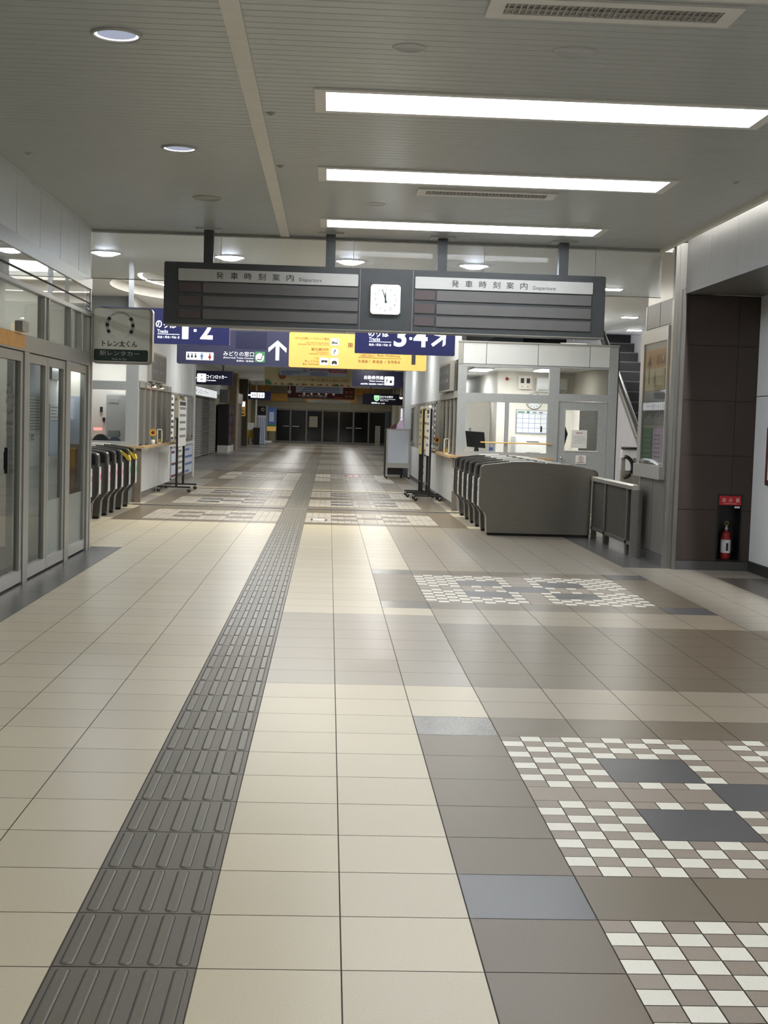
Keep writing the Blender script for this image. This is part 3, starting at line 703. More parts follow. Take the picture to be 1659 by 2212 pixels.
def ringwall(r0, z0, r1, z1, mm):
    dm.m(mm).lathe([(r0, z0), (r1, z1)], (DX, DY, 0), 64)
ringwall(3.55, H, 3.55, H+.16, m_white); ringwall(3.55, H+.16, 3.05, H+.16, m_white); ringwall(3.05, H+.16, 3.05, H+.32, m_white); ringwall(3.05, H+.32, 2.6, H+.32, m_white); ringwall(2.6, H+.32, 2.6, H+.46, m_white)
dmo = dm.obj('dome_recess'); dmo['kind'] = 'structure'
dl = thing('dome_light', 'large round glowing cream dome light stepped up into the hall ceiling', 'ceiling light', (DX, DY, H+.46))
b = MB(e_dome); b.poly([(DX+2.6*math.cos(-2*PI*k/48), DY+2.6*math.sin(-2*PI*k/48), H+.46) for k in range(48)]); b.obj('diffuser', dl)
MB(e_domeb).lathe([(3.12, H+.157), (3.06, H+.158)], (DX, DY, 0), 64).obj('cove_ring', dl)
hl = []
for x, lb in ((-2.55, 'bright round hall downlight just right of the white panelled wall, leftmost in its row'), (-.99, 'bright round hall downlight behind the left part of the board, second of its row'), (.54, 'bright round hall downlight above the board clock, third of its row'), (2.12, 'bright round hall downlight behind the right half of the board, rightmost in its row')):
    downlight(x, 13.45, .19, e_hall, e_hall, lb, 'bright hall downlights', name='hall_downlight', bulge=.055)
for (x, y, lb) in ((4.39, 15.72, 'short slot light right of the board end, nearest of the three'), (5.72, 20.41, 'short slot light above the escalator wing, middle of three'), (6.52, 23.49, 'short slot light above the escalator, farthest of the three')):
    t = thing('slot_light', lb, 'ceiling light', (x, y, H), 'short slot lights in the right wing')
    MB(m_alu).box(x-.16, x+.16, y-.12, y+.12, H-.012, H-.0005).obj('frame', t); MB(lamp('slot lamp', (255, 255, 250), 80)).box(x-.13, x+.13, y-.10, y+.10, H-.016, H-.012).obj('lens', t)
for k, (x, y) in enumerate([(x, y) for y in (25.9, 32, 38.5, 45, 53, 61, 69, 76) for x in (-1.6, 1.6)]):
    side = 'left' if x < 0 else 'right'
    downlight(x, y, .14, e_corr, e_corr, 'round downlight of the far corridor, %s row, pair %s from the hall' % (side, ['first', 'second', 'third', 'fourth', 'fifth', 'sixth', 'seventh', 'eighth'][k//2]), 'corridor downlights', name='corridor_downlight')

# ------------------------------------------------------------------ hanging signs
def hsign(name, label, cat, x0, x1, z0, z1, y, m, top=H, hang=(.2, .8), th=.12, rad=.012, post=m_board, edge=None):
    t = thing(name, label, cat, ((x0+x1)/2, y+th/2, z0), 'hanging signs')
    b = MB(m); b.prism(rr((x0, x1, z0, z1), rad), 'y', y, y+th); b.obj('panel', t)
    for q in hang:
        x = x0+(x1-x0)*q; MB(post).box(x-.03, x+.03, y+th/2-.03, y+th/2+.03, z1, top-.001).obj('hanger_post', t)
    return t
s = hsign('track_sign', 'navy hanging sign with white letters for tracks one and two at left', 'sign', -2.80, -1.05, 2.48, 2.95, 14.46, m_navyt, hang=(.24, .88), post=m_alu)
F = ('S', 14.455)
b = MB(m_litw); b.text('のりば', (-2.037, -1.763, 2.69, 2.80), F, None, .014).text('Tracks', (-2.015, -1.874, 2.622, 2.668), F).rect((-2.013, -1.718, 2.604, 2.610), F).text('站台 / 月台 / 타는 곳', (-2.013, -1.717, 2.552, 2.584), F)
b.text('1', (-1.684, -1.60, 2.55, 2.84), F, None, .022).disc((-1.51, 2.668), .024, F, 4, PI/4, PI/4+2*PI).text('2', (-1.441, -1.274, 2.555, 2.84), F, None, .022)
b.obj('lettering', s)
s = hsign('track_sign', 'navy hanging sign with white letters for tracks three and four and slanted arrow', 'sign', .645, 2.004, 2.44, 2.92, 14.46, m_navyt)
b = MB(m_litw); b.text('のりば', (.825, 1.101, 2.665, 2.775), F, None, .014).text('Tracks', (.833, .983, 2.610, 2.657), F).rect((.835, 1.136, 2.594, 2.600), F).text('站台 / 月台 / 타는 곳', (.835, 1.137, 2.541, 2.573), F)
b.text('3', (1.172, 1.34, 2.54, 2.82), F, None, .022).disc((1.40, 2.655), .024, F, 4, PI/4, PI/4+2*PI).text('4', (1.437, 1.628, 2.545, 2.82), F, None, .022); b.obj('lettering', s)
MB(m_litw).pg(arrow_pts(1.785, 2.645, .235, .20, .042, -PI/4-.12), F).obj('arrow', s)
# main direction sign: navy half and yellow half
F = ('S', 18.935); Y0 = 18.94
ms = thing('direction_sign', 'long hanging direction sign, navy left half and yellow right half', 'sign', (-.15, 19.0, 2.39), 'hanging signs')
b = MB(m_navy); b.prism(rr((-2.265, -.386, 2.395, 2.98), .03), 'y', Y0, Y0+.14); b.obj('navy_panel', ms)['label'] = 'navy panel'
b = MB(m_yel); b.prism(rr((-.384, 1.945, 2.395, 2.98), .03), 'y', Y0, Y0+.14); b.obj('yellow_panel', ms)['label'] = 'yellow panel'
for x in (-1.9, -.6, .6, 1.7): MB(m_board).box(x-.03, x+.03, 18.98, 19.04, 2.98, H+.32 if -.9 <= x else H).obj('hanger_post', ms)
b = MB(m_navyd); b.box(-1.28, -.76, Y0-.004, Y0+.002, 2.68, 2.96); b.obj('blank_patch', ms)
b = MB(m_litwm); b.text('みどりの窓口', (-1.485, -.972, 2.547, 2.625), F).text('(Reserved) Ticket Counter', (-1.483, -.97, 2.497, 2.532), F).text('售票处 / 售票處', (-1.263, -.977, 2.455, 2.482), F)
b.pg(arrow_pts(-.578, 2.665, .335, .31, .062, 0), F); b.obj('white_lettering', ms)
b = MB(m_litwm); b.rrect((-2.109, -1.649, 2.462, 2.594), F, .01); F2 = ('S', 18.931)
b.m(m_ink).rect((-1.915, -1.912, 2.462, 2.594), F2).rect((-1.778, -1.775, 2.462, 2.594), F2)
for cxx in (-2.07, -2.01, -1.95): b.disc((cxx, 2.56), .012, F2, 10).pg([(cxx-.02, 2.50), (cxx+.02, 2.50), (cxx+.012, 2.545), (cxx-.012, 2.545)], F2)
b.arc((-2.065, 2.505), .018, .024, F2, PI, 2*PI, 8)
b.m(m_bluep); cxx = -1.845; b.disc((cxx, 2.567), .014, F2, 10).pg([(cxx-.022, 2.51), (cxx+.022, 2.51), (cxx+.026, 2.55), (cxx-.026, 2.55)], F2).rect((cxx-.014, cxx+.014, 2.472, 2.51), F2)
b.m(m_red); cxx = -1.712; b.disc((cxx, 2.567), .014, F2, 10).pg([(cxx-.03, 2.50), (cxx+.03, 2.50), (cxx+.010, 2.552), (cxx-.010, 2.552)], F2).rect((cxx-.012, cxx+.012, 2.472, 2.50), F2); b.obj('toilet_pictogram', ms)
b = MB(m_green); b.rrect((-.957, -.786, 2.456, 2.633), F, .008); b.m(m_litwm).disc((-.872, 2.535), .07, F2); F3 = ('S', 18.928)
b.m(m_ink).pg([(-.915, 2.515), (-.86, 2.505), (-.835, 2.56), (-.822, 2.553), (-.85, 2.488), (-.92, 2.495)], F3).disc((-.828, 2.575), .012, F3, 10); b.obj('seat_pictogram', ms)['label'] = 'green seat pictogram'
b = MB(m_yelink); b.text('ホテル日航ノースランド帯広', (-.285, .291, 2.863, 2.905), F).text('Hotel Nikko Northland Obihiro', (-.10, .291, 2.806, 2.826), F).text('日航北国带广酒店 / 닛코 노스랜드 오비히로', (-.234, .291, 2.772, 2.795), F)
b.text('観光案内所', (-.006, .286, 2.68, 2.731), F).text('Tourist Information', (.08, .286, 2.648, 2.666), F).text('旅游咨询处 / 관광안내소', (-.046, .286, 2.617, 2.638), F)
b.text('バス', (.042, .116, 2.535, 2.572), F).text('ターミナル', (-.116, .118, 2.482, 2.522), F).text('Bus Terminal', (-.144, .119, 2.440, 2.470), F)
b.text('東', (.60, .70, 2.75, 2.835), F).text('コンコース', (.74, 1.3, 2.75, 2.835), F)
b.text('出口 Exit', (.845, 1.04, 2.618, 2.655), F).text('East Walkway', (1.11, 1.50, 2.607, 2.655), F).rect((.785, 1.522, 2.588, 2.594), F)
b.text('东通道', (.786, .948, 2.504, 2.556), F).text('/', (.97, .99, 2.504, 2.556), F).text('東通道', (1.028, 1.20, 2.504, 2.556), F).text('/', (1.235, 1.255, 2.504, 2.556), F).text('동쪽통로', (1.287, 1.503, 2.504, 2.556), F)
b.rect((.815, 1.07, 2.660, 2.664), F).rect((.815, 1.07, 2.610, 2.614), F).rect((.815, .819, 2.61, 2.664), F).rect((1.066, 1.07, 2.61, 2.664), F); b.obj('brown_lettering', ms)
MB(m_ink).pg(arrow_pts(1.725, 2.68, .36, .32, .066, 0), F).obj('black_arrow', ms)
def picto(r, nm, draw):
    p = MB(m_litwm); p.rrect(r, F, .012); p.m(m_ink); draw(p, r); p.obj(nm, ms)
picto((.316, .453, 2.776, 2.898), 'hotel_pictogram', lambda p, r: (p.rect((.335, .345, 2.79, 2.845), F2), p.rect((.335, .43, 2.81, 2.83), F2), p.rect((.42, .43, 2.79, 2.83), F2), p.disc((.36, 2.842), .012, F2, 10), p.disc((.425, 2.87), .010, F2, 8)))
p = MB(m_litwm); p.disc((.386, 2.67), .066, F, 28); p.m(m_ink).text('?', (.365, .41, 2.63, 2.712), F2); p.obj('information_pictogram', ms)
picto((.145, .283, 2.444, 2.566), 'bus_pictogram', lambda p, r: (p.rrect((.16, .27, 2.495, 2.525), F2, .006), p.disc((.185, 2.49), .012, F2, 10), p.disc((.245, 2.49), .012, F2, 10)))
picto((.316, .453, 2.442, 2.566), 'taxi_pictogram', lambda p, r: (p.text('TAXI', (.335, .435, 2.535, 2.552), F2), p.pg([(.34, 2.472), (.43, 2.472), (.43, 2.497), (.412, 2.522), (.358, 2.522), (.34, 2.497)], F2), p.disc((.355, 2.468), .012, F2, 10), p.disc((.415, 2.468), .012, F2, 10)))
# coin locker sign, toilet sign, ticket machine sign, ticket office sign
s = hsign('locker_sign', 'dark navy hanging coin locker sign with white lettering and left arrow', 'sign', -4.45, -2.852, 2.545, 3.0, 39.94, m_navyd); F = ('S', 39.935); F2 = ('S', 39.93)
b = MB(m_litw); b.text('コインロッカー', (-3.702, -3.041, 2.745, 2.865), F).text('Coin Lockers', (-3.699, -3.398, 2.668, 2.714), F).pg(arrow_pts(-4.17, 2.757, .28, .22, .05, PI/2), F); b.obj('lettering', s)
b = MB(m_litw); b.rrect((-4.004, -3.719, 2.630, 2.90), F, .03); b.m(m_inkg).rect((-3.90, -3.82, 2.70, 2.73), F2).rect((-3.92, -3.80, 2.78, 2.79), F2).rect((-3.92, -3.913, 2.68, 2.79), F2).rect((-3.807, -3.80, 2.68, 2.79), F2).rect((-3.89, -3.83, 2.82, 2.85), F2); b.obj('locker_pictogram', s)
s = hsign('toilet_sign', 'dark navy hanging sign with a left arrow and white toilet pictograms', 'sign', -4.395, -2.93, 2.52, 2.99, 69.94, m_navyd); F = ('S', 69.93); F2 = ('S', 69.92)
MB(m_litw).pg(arrow_pts(-4.2, 2.757, .30, .25, .07, PI/2), F).obj('arrow', s)
b = MB(m_litw); b.rrect((-4.03, -3.28, 2.62, 2.905), F, .03); b.m(m_inkg)
for cxx in (-3.92, -3.80, -3.55, -3.40): b.disc((cxx, 2.80), .03, F2, 10).rect((cxx-.025, cxx+.025, 2.68, 2.77), F2)
b.m(m_red).rect((-3.70, -3.66, 2.63, 2.90), F2); b.obj('toilet_pictogram', s)
s = hsign('ticket_machine_sign', 'dark navy hanging ticket machine sign below the yellow direction sign', 'sign', 1.05, 2.705, 2.645, 3.16, 39.94, m_navyd); F = ('S', 39.935); F2 = ('S', 39.93)
b = MB(m_litw); b.text('自動券売機', (1.434, 2.066, 2.885, 3.005), F).text('Ticket Vending', (1.599, 2.069, 2.80, 2.85), F).text('自动售票机 / 自動售票機 / 자동발매기', (1.327, 2.072, 2.711, 2.758), F); b.obj('lettering', s)
b = MB(m_litw); b.rrect((2.099, 2.41, 2.71, 2.995), F, .03); b.m(m_ink).disc((2.18, 2.875), .028, F2, 12).rect((2.165, 2.195, 2.79, 2.845), F2).rect((2.27, 2.35, 2.78, 2.87), F2).rect((2.21, 2.26, 2.83, 2.845), F2); b.obj('machine_pictogram', s)
s = hsign('ticket_office_sign', 'dark navy hanging ticket office sign with a green seat emblem', 'sign', 1.89, 3.807, 2.31, 2.84, 59.94, m_navyd); F = ('S', 59.93); F2 = ('S', 59.92)
b = MB(m_litw); b.text('みどりの窓口', (2.727, 3.339, 2.65, 2.748), F).text('(Reserved) Ticket Counter', (2.732, 3.462, 2.56, 2.604), F).text('售票处 / 매표소', (2.734, 3.139, 2.498, 2.53), F).text('営業時間', (2.323, 2.578, 2.357, 2.43), F).text('7:00 - 21:00', (2.60, 2.956, 2.356, 2.402), F); b.obj('lettering', s)
b = MB(m_litg); b.pg([(2.438, 2.76), (2.438, 2.60)]+[(2.57+.132*math.cos(a), 2.61+.125*math.sin(a)) for a in [PI+PI*k/12 for k in range(13)]]+[(2.701, 2.76)], F); b.m(m_green).pg([(2.50, 2.60), (2.58, 2.585), (2.63, 2.66), (2.645, 2.65), (2.60, 2.565), (2.49, 2.575)], F2); b.obj('seat_pictogram', s)
# banners
bn = thing('long_banner', 'cream cloth banner with brown lettering and a pasted white price panel', 'banner', (-.5, 49.9, 2.86)); F = ('S', 49.89); F2 = ('S', 49.88); F3 = ('S', 49.87)
b = MB(m_beigeb)
for k in range(24):
    xa, xb = -2.32+k*3.575/24, -2.32+(k+1)*3.575/24; wv = lambda x: 49.93+.015*math.sin(x*4)
    b.poly([(xa, wv(xa), 2.863), (xb, wv(xb), 2.863), (xb, wv(xb), 3.545), (xa, wv(xa), 3.545)])
    b.poly([(xa, wv(xa)+.01, 3.545), (xb, wv(xb)+.01, 3.545), (xb, wv(xb)+.01, 2.863), (xa, wv(xa)+.01, 2.863)])
b.obj('cloth', bn)
b = MB(m_brownp); b.text('・オール十勝で応援する明るい街区', (-1.10, 1.10, 3.04, 3.155), F)
for k in range(15): b.disc((-1.85+k*.2+.05*(k % 3), 2.885), .05+.015*(k % 2), F, 10, 0, PI)
b.disc((-1.6, 3.26), .16, F, 20); b.m(m_green).pg([(-2.28, 2.87)]+[(-2.28+.27*math.cos(a), 2.87+.2*math.sin(a)) for a in [PI/2*k/10 for k in range(11)]], F).disc((.6, 2.875), .09, F, 12, 0, PI).disc((-1.2, 2.875), .06, F, 12, 0, PI); b.obj('print', bn)
b = MB(m_bluew); b.rect((-1.714, .995, 3.25, 3.545), F2); b.m(m_magenta).text('5,450円', (-.776, .262, 3.43, 3.545), F3).rect((.282, .97, 3.41, 3.545), F3); b.m(m_paper).text('55%OFF!', (.33, .93, 3.43, 3.53), ('S', 49.86)); b.m(m_bluep)
for k in range(3): b.rect((-1.66, -1.2+.3*k, 3.28+k*.06, 3.305+k*.06), F3).rect((-.5, .2, 3.28+k*.05, 3.30+k*.05), F3)
b.obj('price_panel', bn)['label'] = 'pale price panel'
b2 = thing('advert_banner', 'photo advert banner with maroon ends hung over the far doors', 'banner', (-.1, 59.8, 2.5)); F = ('S', 59.79); F2 = ('S', 59.78); F3 = ('S', 59.77)
MB(m_maroon).box(-1.681, 1.502, 59.80, 59.83, 2.514, 3.075).obj('board', b2)
b = MB(m_bluew); b.rect((-1.3, .95, 2.78, 3.07), F); b.m(m_bluep)
for k in range(3): b.rect((-1.1+.1*k, .8, 2.82+k*.09, 2.85+k*.09), F2)
b.m(m_paper).disc((-1.6, 2.8), .09, F2, 14).rect((-1.62, -1.56, 2.9, 3.05), F2).text('十勝帯広の朝食', (-1.2, .2, 2.56, 2.70), F2); b.m(m_red).rect((.5, .95, 2.53, 2.62), F2); b.m(m_pink)
for k in range(5): b.disc((-.9+k*.35, 2.73), .05, F2, 10)
b.m(m_brownp)
for k in range(4): b.rect((1.05+.2*(k % 2), 1.2+.2*(k % 2), 2.6+.2*(k//2), 2.72+.2*(k//2)), F2)
b.obj('print', b2)
t = thing('title_strip', 'thin white caption strip under the far advert banner', 'sign', (.3, 59.8, 2.32)); MB(m_paper).box(-.735, 1.325, 59.75, 59.79, 2.327, 2.45).obj('strip', t)
b = MB(m_ink); b.text('北海道・十勝からのお知らせ', (-.3, 1.28, 2.36, 2.40), ('S', 59.745)); b.obj('lettering', t)
MB(m_alud).box(-.4, -.36, 59.77, 59.80, 2.45, 2.514).box(1.0, 1.04, 59.77, 59.80, 2.45, 2.514).obj('hanger', t)
for x in (-1.4, 1.2): MB(m_alud).box(x-.01, x+.01, 59.81, 59.83, 3.075, H).obj('hanger', b2)
for x in (-2.2, 1.1): MB(m_alud).box(x-.01, x+.01, 49.93, 49.95, 3.54, H).obj('hanger', bn)

# ------------------------------------------------------------------ ticket gates
FRONT = [(.115, 0), (.105, .256), (.08, .31), (.03, .36), (.008, .40), (0, .45), (0, .775), (.012, .785), (.012, .90), (.02, .935), (.035, .955), (.06, .968)]
TOP = [(.40, 1.012), (.75, 1.022), (1.2, .993), (1.5, .955), (1.57, .945), (1.61, .928), (1.635, .90), (1.64, .86), (1.64, .84), (1.555, .835), (1.55, 0)]
def gate(s, X0, Y, label, side, yellow=False, plain=False, th=.15):
    P = lambda x: X0+s*x
    t = thing('ticket_gate', label, 'ticket gate', (P(.8), Y+th/2, 0), 'ticket gates on the %s' % side)
    prof = [(P(a), b) for a, b in FRONT+TOP]
    b = MB(m_brush if plain else m_gatedark)
    low = [(a, max(b_, .035)) for a, b_ in prof]
    b.prism(low, 'y', Y, Y+th); b.obj('body', t)
    MB(m_blackm).box(min(P(.13), P(1.54)), max(P(.13), P(1.54)), Y+.012, Y+th-.012, 0, .035).obj('base_plinth', t)
    # chrome edge following the front and top
    e = MB(m_chrome); pth = FRONT+TOP[:7]
    for (a, c), (d, f) in zip(pth, pth[1:]):
        n = Vector((f-c, 0, a-d)); n = n.normalized()*.006 if n.length else n
        q = lambda u, v, yy: (P(u-n.x), yy, v-n.z*-1*0+v*0+0) 
        o1, o2 = (a-.006 if a < .8 else a+.006*(a > 1.55), c+(.006 if c > .93 else 0)), (d-.006 if d < .8 else d+.006*(d > 1.55), f+(.006 if f > .93 else 0))
        for y0, y1 in ((Y-.004, Y+.03), (Y+th-.03, Y+th+.004)):
            e.poly([(P(o1[0]), y0, max(o1[1], .035)), (P(o2[0]), y0, max(o2[1], .035)), (P(o2[0]), y1, max(o2[1], .035)), (P(o1[0]), y1, max(o1[1], .035))])
        if not plain: e.poly([(P(o1[0]), Y-.004, max(o1[1], .035)), (P(o2[0]), Y-.004, max(o2[1], .035)), (P(d+.008), Y-.004, max(f-.008, .035)), (P(a+.008), Y-.004, max(c-.008, .035))])
    e.obj('edge_trim', t)
    # front face strip with indicator
    x0, x1 = sorted((P(-.012), P(0)))
    MB(m_gatefront).box(x0, x1, Y+.006, Y+th-.006, .40, .775).obj('front_plate', t)
    x0, x1 = sorted((P(-.016), P(-.012)))
    ind = MB(m_greenind if yellow else (m_pink if side == 'left' else m_paper)); ind.box(x0, x1, Y+.04, Y+th-.04, .57, .71); ind.m(m_green if yellow else (m_magenta if side == 'left' else m_inkg)).box(x0-.0005, x1+.0005, Y+.055, Y+th-.055, .60, .68); ind.obj('indicator_lamp', t)
    if not plain:
        u = MB(m_black); u.prism([(P(.04), .81), (P(.5), .81), (P(.5), .985), (P(.08), .955), (P(.045), .93)], 'y', Y-.003, Y+.0005); u.obj('dark_side_panel', t)
        u = MB(m_gatemid); u.prism([(P(.06), .40), (P(1.45), .40), (P(1.45), .79), (P(.06), .79)], 'y', Y-.003, Y+.0005); u.obj('lower_side_panel', t)
    for a, b2, z0, z1 in ((.42, .74, 1.018, 1.028), (.92, 1.24, 1.018, .996)): r = MB(m_white); r.prism([(P(a), z0-.008), (P(b2), z1-.008), (P(b2), z1+.010), (P(a), z0+.010)], 'y', Y+.012, Y+th-.012); r.obj('ticket_slot_plate', t)
    if yellow:
        yy = MB(m_yelp); yy.prism([(P(-.02), .79), (P(.0), .86), (P(.10), .935), (P(.22), .955), (P(.22), .93), (P(.08), .86), (P(.012), .78)], 'y', Y-.006, Y+th+.004); yy.obj('card_reader', t)
    return t
gy = [14.56, 15.25, 16.0, 16.7, 17.42, 18.3]
gl = ['nearest right hand ticket gate with a plain brushed metal outer side', 'second ticket gate of the right hand row, just behind the brushed outer one', 'third ticket gate of the right hand row', 'fourth ticket gate of the right hand row', 'fifth ticket gate of the right hand row', 'last ticket gate of the right hand row, next to the counter post']
for k, (y, lb) in enumerate(zip(gy, gl)): gate(1, 2.42, y, lb, 'right', plain=(k == 0))
gy = [14.1, 14.8, 15.57, 16.22, 16.8, 17.55, 18.23]
gl = ['nearest left hand ticket gate, mostly hidden by the shop front end post', 'second dark ticket gate of the left hand row', 'third dark ticket gate of the left hand row', 'fourth dark ticket gate of the left hand row', 'fifth dark ticket gate of the left hand row, before the yellow topped ones', 'left hand ticket gate with yellow reader, the nearer of two', 'left hand ticket gate with yellow reader, beside the counter']
for k, (y, lb) in enumerate(zip(gy, gl)): gate(-1, -2.83, y, lb, 'left', yellow=(k > 4))
# barrier fence from the gate to the pillar
fe = thing('barrier_fence', 'grey metal slatted barrier between the brushed ticket gate and the steel pillar', 'fence', (4.0, 13.3, 0))
MB(m_steel).prism([(3.95, .80), (4.05, .80), (4.05, .845), (4.04, .855), (3.96, .855), (3.95, .845)], 'y', 12.0, 14.5).obj('top_rail', fe)
MB(m_gatemid).box(3.965, 4.035, 12.05, 14.5, .13, .17).obj('bottom_rail', fe)
for y, wd in ((14.44, .06), (13.63, .09), (12.34, .09)): MB(m_gatemid).box(3.965, 4.035, y-wd/2, y+wd/2, 0, .80).obj('post', fe)
MB(m_gatemid).box(3.95, 4.07, 11.98, 12.06, 0, .80).obj('end_post', fe)
b = MB(m_gatemid)
for k in range(64):
    y = 12.42+k*.0315; b.box(3.985, 4.015, y-.010, y+.010, .17, .80)
so = b.obj('slats', fe)
MB(m_black).box(3.99, 4.01, 12.06, 12.30, .17, .80).obj('end_panel', fe)

# ------------------------------------------------------------------ right booth (ticket window building)
BY = 19.5
wb = MB(m_greypaint)
for x0, x1, z0, z1 in ((2.56, 2.70, 0, 2.57), (4.15, 4.33, 0, 2.57), (5.20, 5.35, 0, 2.95), (2.70, 4.15, .97, 1.05), (2.70, 4.15, 1.92, 2.07), (3.40, 3.46, 1.05, 1.92), (2.70, 4.15, 2.53, 2.57), (4.33, 5.20, 1.975, 2.10), (4.33, 5.20, 2.54, 2.57)):
    wb.box(x0, x1, BY, BY+.1, z0, z1)
wb.m(m_panel).box(2.70, 4.15, BY+.01, BY+.09, 0, .97)
wb.m(m_seam).box(2.60, 5.20, BY+.03, BY+.09, 2.57, 2.95)
wb.m(m_panel)
xs = [2.62, 3.03, 3.936, 4.846, 5.20]
for a, c in zip(xs, xs[1:]): wb.box(a+.005, c-.005, BY, BY+.03, 2.578, 2.945)
wb.m(m_alu).box(2.54, 5.36, BY-.02, BY+.12, 2.945, 2.97).box(2.55, 2.62, BY-.01, BY+.1, 2.57, 2.945)
wb.m(m_seam).box(5.351, 5.37, BY, BY+.1, 0, 2.9)
struct('wall_booth', wb)
wg = MB(g_win)
for x0, x1, z0, z1 in ((2.70, 3.40, 1.05, 1.92), (3.46, 4.15, 1.05, 1.92), (2.70, 4.15, 2.07, 2.53)): wg.poly([(x0, BY+.05, z0), (x1, BY+.05, z0), (x1, BY+.05, z1), (x0, BY+.05, z1)])
struct('window_3', wg)
wg = MB(glassy('dim transom glass', (150, 150, 142), .1, .05, .25, (90, 90, 84))); wg.poly([(4.33, BY+.05, 2.10), (5.2, BY+.05, 2.10), (5.2, BY+.05, 2.54), (4.33, BY+.05, 2.54)]); struct('window_4', wg)
d = sroot('door_6', (4.76, BY+.04, 0))
b = MB(m_greypaint)
for x0, x1, z0, z1 in ((4.335, 4.46, .02, 1.97), (5.04, 5.195, .02, 1.97), (4.46, 5.04, .02, 1.115), (4.46, 5.04, 1.82, 1.97)): b.box(x0, x1, BY+.02, BY+.07, z0, z1)
b.obj('leaf', d); MB(m_white).box(4.45, 5.05, BY+.012, BY+.02, 1.10, 1.118).obj('glazing_bead', d); MB(g_win).poly([(4.46, BY+.045, 1.115), (5.04, BY+.045, 1.115), (5.04, BY+.045, 1.82), (4.46, BY+.045, 1.82)]).obj('pane', d)
MB(m_chrome).lathe([(0, -.06), (.018, -.058), (.024, -.045), (.018, -.03), (.008, -.025), (.008, 0), (.02, 0)], (4.405, BY+.02, .98), 16, 'y').obj('knob', d)
b = MB(m_paper); b.box(4.58, 4.85, BY+.006, BY+.012, 1.16, 1.475); b.m(m_red).text('NEWS', (4.66, 4.77, 1.41, 1.44), ('S', BY+.005)); b.m(m_print)
for k, wd in enumerate((.20, .22, .22, .18)): b.rect((4.61, 4.61+wd, 1.355-k*.035, 1.36-k*.035), ('S', BY+.005))
tag(b.obj('door_notice', loc=(4.715, BY, 1.16)), 'white printed notice with a red heading on the booth door window', 'notice')
b = MB(m_paper); b.box(4.667, 4.854, BY+.010, BY+.02, .885, 1.034); b.m(m_red).arc((4.76, .975), .036, .044, ('S', BY+.009), 0, 2*PI, 20); b.m(m_ink).rect((4.754, 4.766, .955, .99), ('S', BY+.009)).rect((4.69, 4.83, .902, .908), ('S', BY+.009)).disc((4.76, .997), .006, ('S', BY+.009), 8); b.m(m_red).rect((4.71, 4.81, .918, .924), ('S', BY+.009))
tag(b.obj('door_sticker', loc=(4.76, BY, .885)), 'small white sticker with a red ring low on the booth door', 'sticker')
o = MB(m_yel).tube([(2.977, BY-.02, 1.215), (4.23, BY-.02, 1.212)], .011).obj('yellow_bar', loc=(3.6, BY-.02, 1.2)); tag(o, 'thin yellow bar fixed across the two booth windows', 'bar')
# side wall of the booth along the concourse (right)
ws = MB(m_seam); ws.box(2.60, 2.68, BY+.1, 33.2, 0, H)
ws.m(m_panel)
y = BY+.1
for k in range(16):
    y0, y1 = BY+.1+k*.855, BY+.1+(k+1)*.855
    ws.box(2.575, 2.60, y0+.004, y1-.004, 2.66 if y1 < 22.8 else 2.0, H)
    ws.box(2.575, 2.60, y0+.004, y1-.004, .1, .88)
ws.m(m_border).box(2.57, 2.60, BY+.1, 33.2, 0, .1)
ws.m(m_alud).box(2.575, 2.60, 23.2, 33.2, .88, 2.0)
for y in (BY+.12, 20.3, 21.1, 21.9, 22.7, 23.15): ws.box(2.56, 2.61, y, y+.06, .88, 2.66 if y < 22.8 else 2.0)
ws.box(2.55, 2.61, BY+.1, 23.2, 1.98, 2.10)
struct('wall_right_concourse', ws)
MB(m_night).box(2.585, 2.60, BY+.18, 23.15, .97, 1.98).obj('window_5')['kind'] = 'structure'
cn = thing('ticket_counter', 'pale wood counter shelf wrapping the corner of the right booth', 'counter', (3.0, 19.6, .93))
MB(m_wood).prism([(2.40, 19.36), (4.24, 19.36), (4.24, 19.498), (2.555, 19.498), (2.555, 24.1), (2.40, 24.1)], 'z', .93, .97).obj('counter_top', cn)
MB(m_post).box(2.50, 2.556, 19.40, 19.498, 0, .93).obj('corner_post', cn)
fs = thing('fare_board', 'dark framed fare board high on the side of the right booth', 'sign', (2.55, 21.3, 2.12))
MB(m_alud).box(2.47, 2.549, 20.2, 22.5, 2.11, 2.65).obj('frame', fs); b = MB(m_board); b.box(2.462, 2.47, 20.26, 22.44, 2.15, 2.60); b.m(m_boardw)
for k in range(3): b.text('きっぷ', (22.3-.7*k, 21.9-.7*k, 2.42, 2.5), ('W', 2.460)).text('Tickets', (22.3-.7*k, 21.9-.7*k, 2.28, 2.34), ('W', 2.460))
b.obj('face', fs)
col = MB(m_greypaint); col.box(2.41, 2.66, 33.2, 34.2, 0, H); col.m(m_seam).box(2.40, 2.41, 33.25, 34.15, 1.22, 1.245).box(2.40, 2.41, 33.2, 34.2, 1.93, 1.94); struct('trim_5', col)
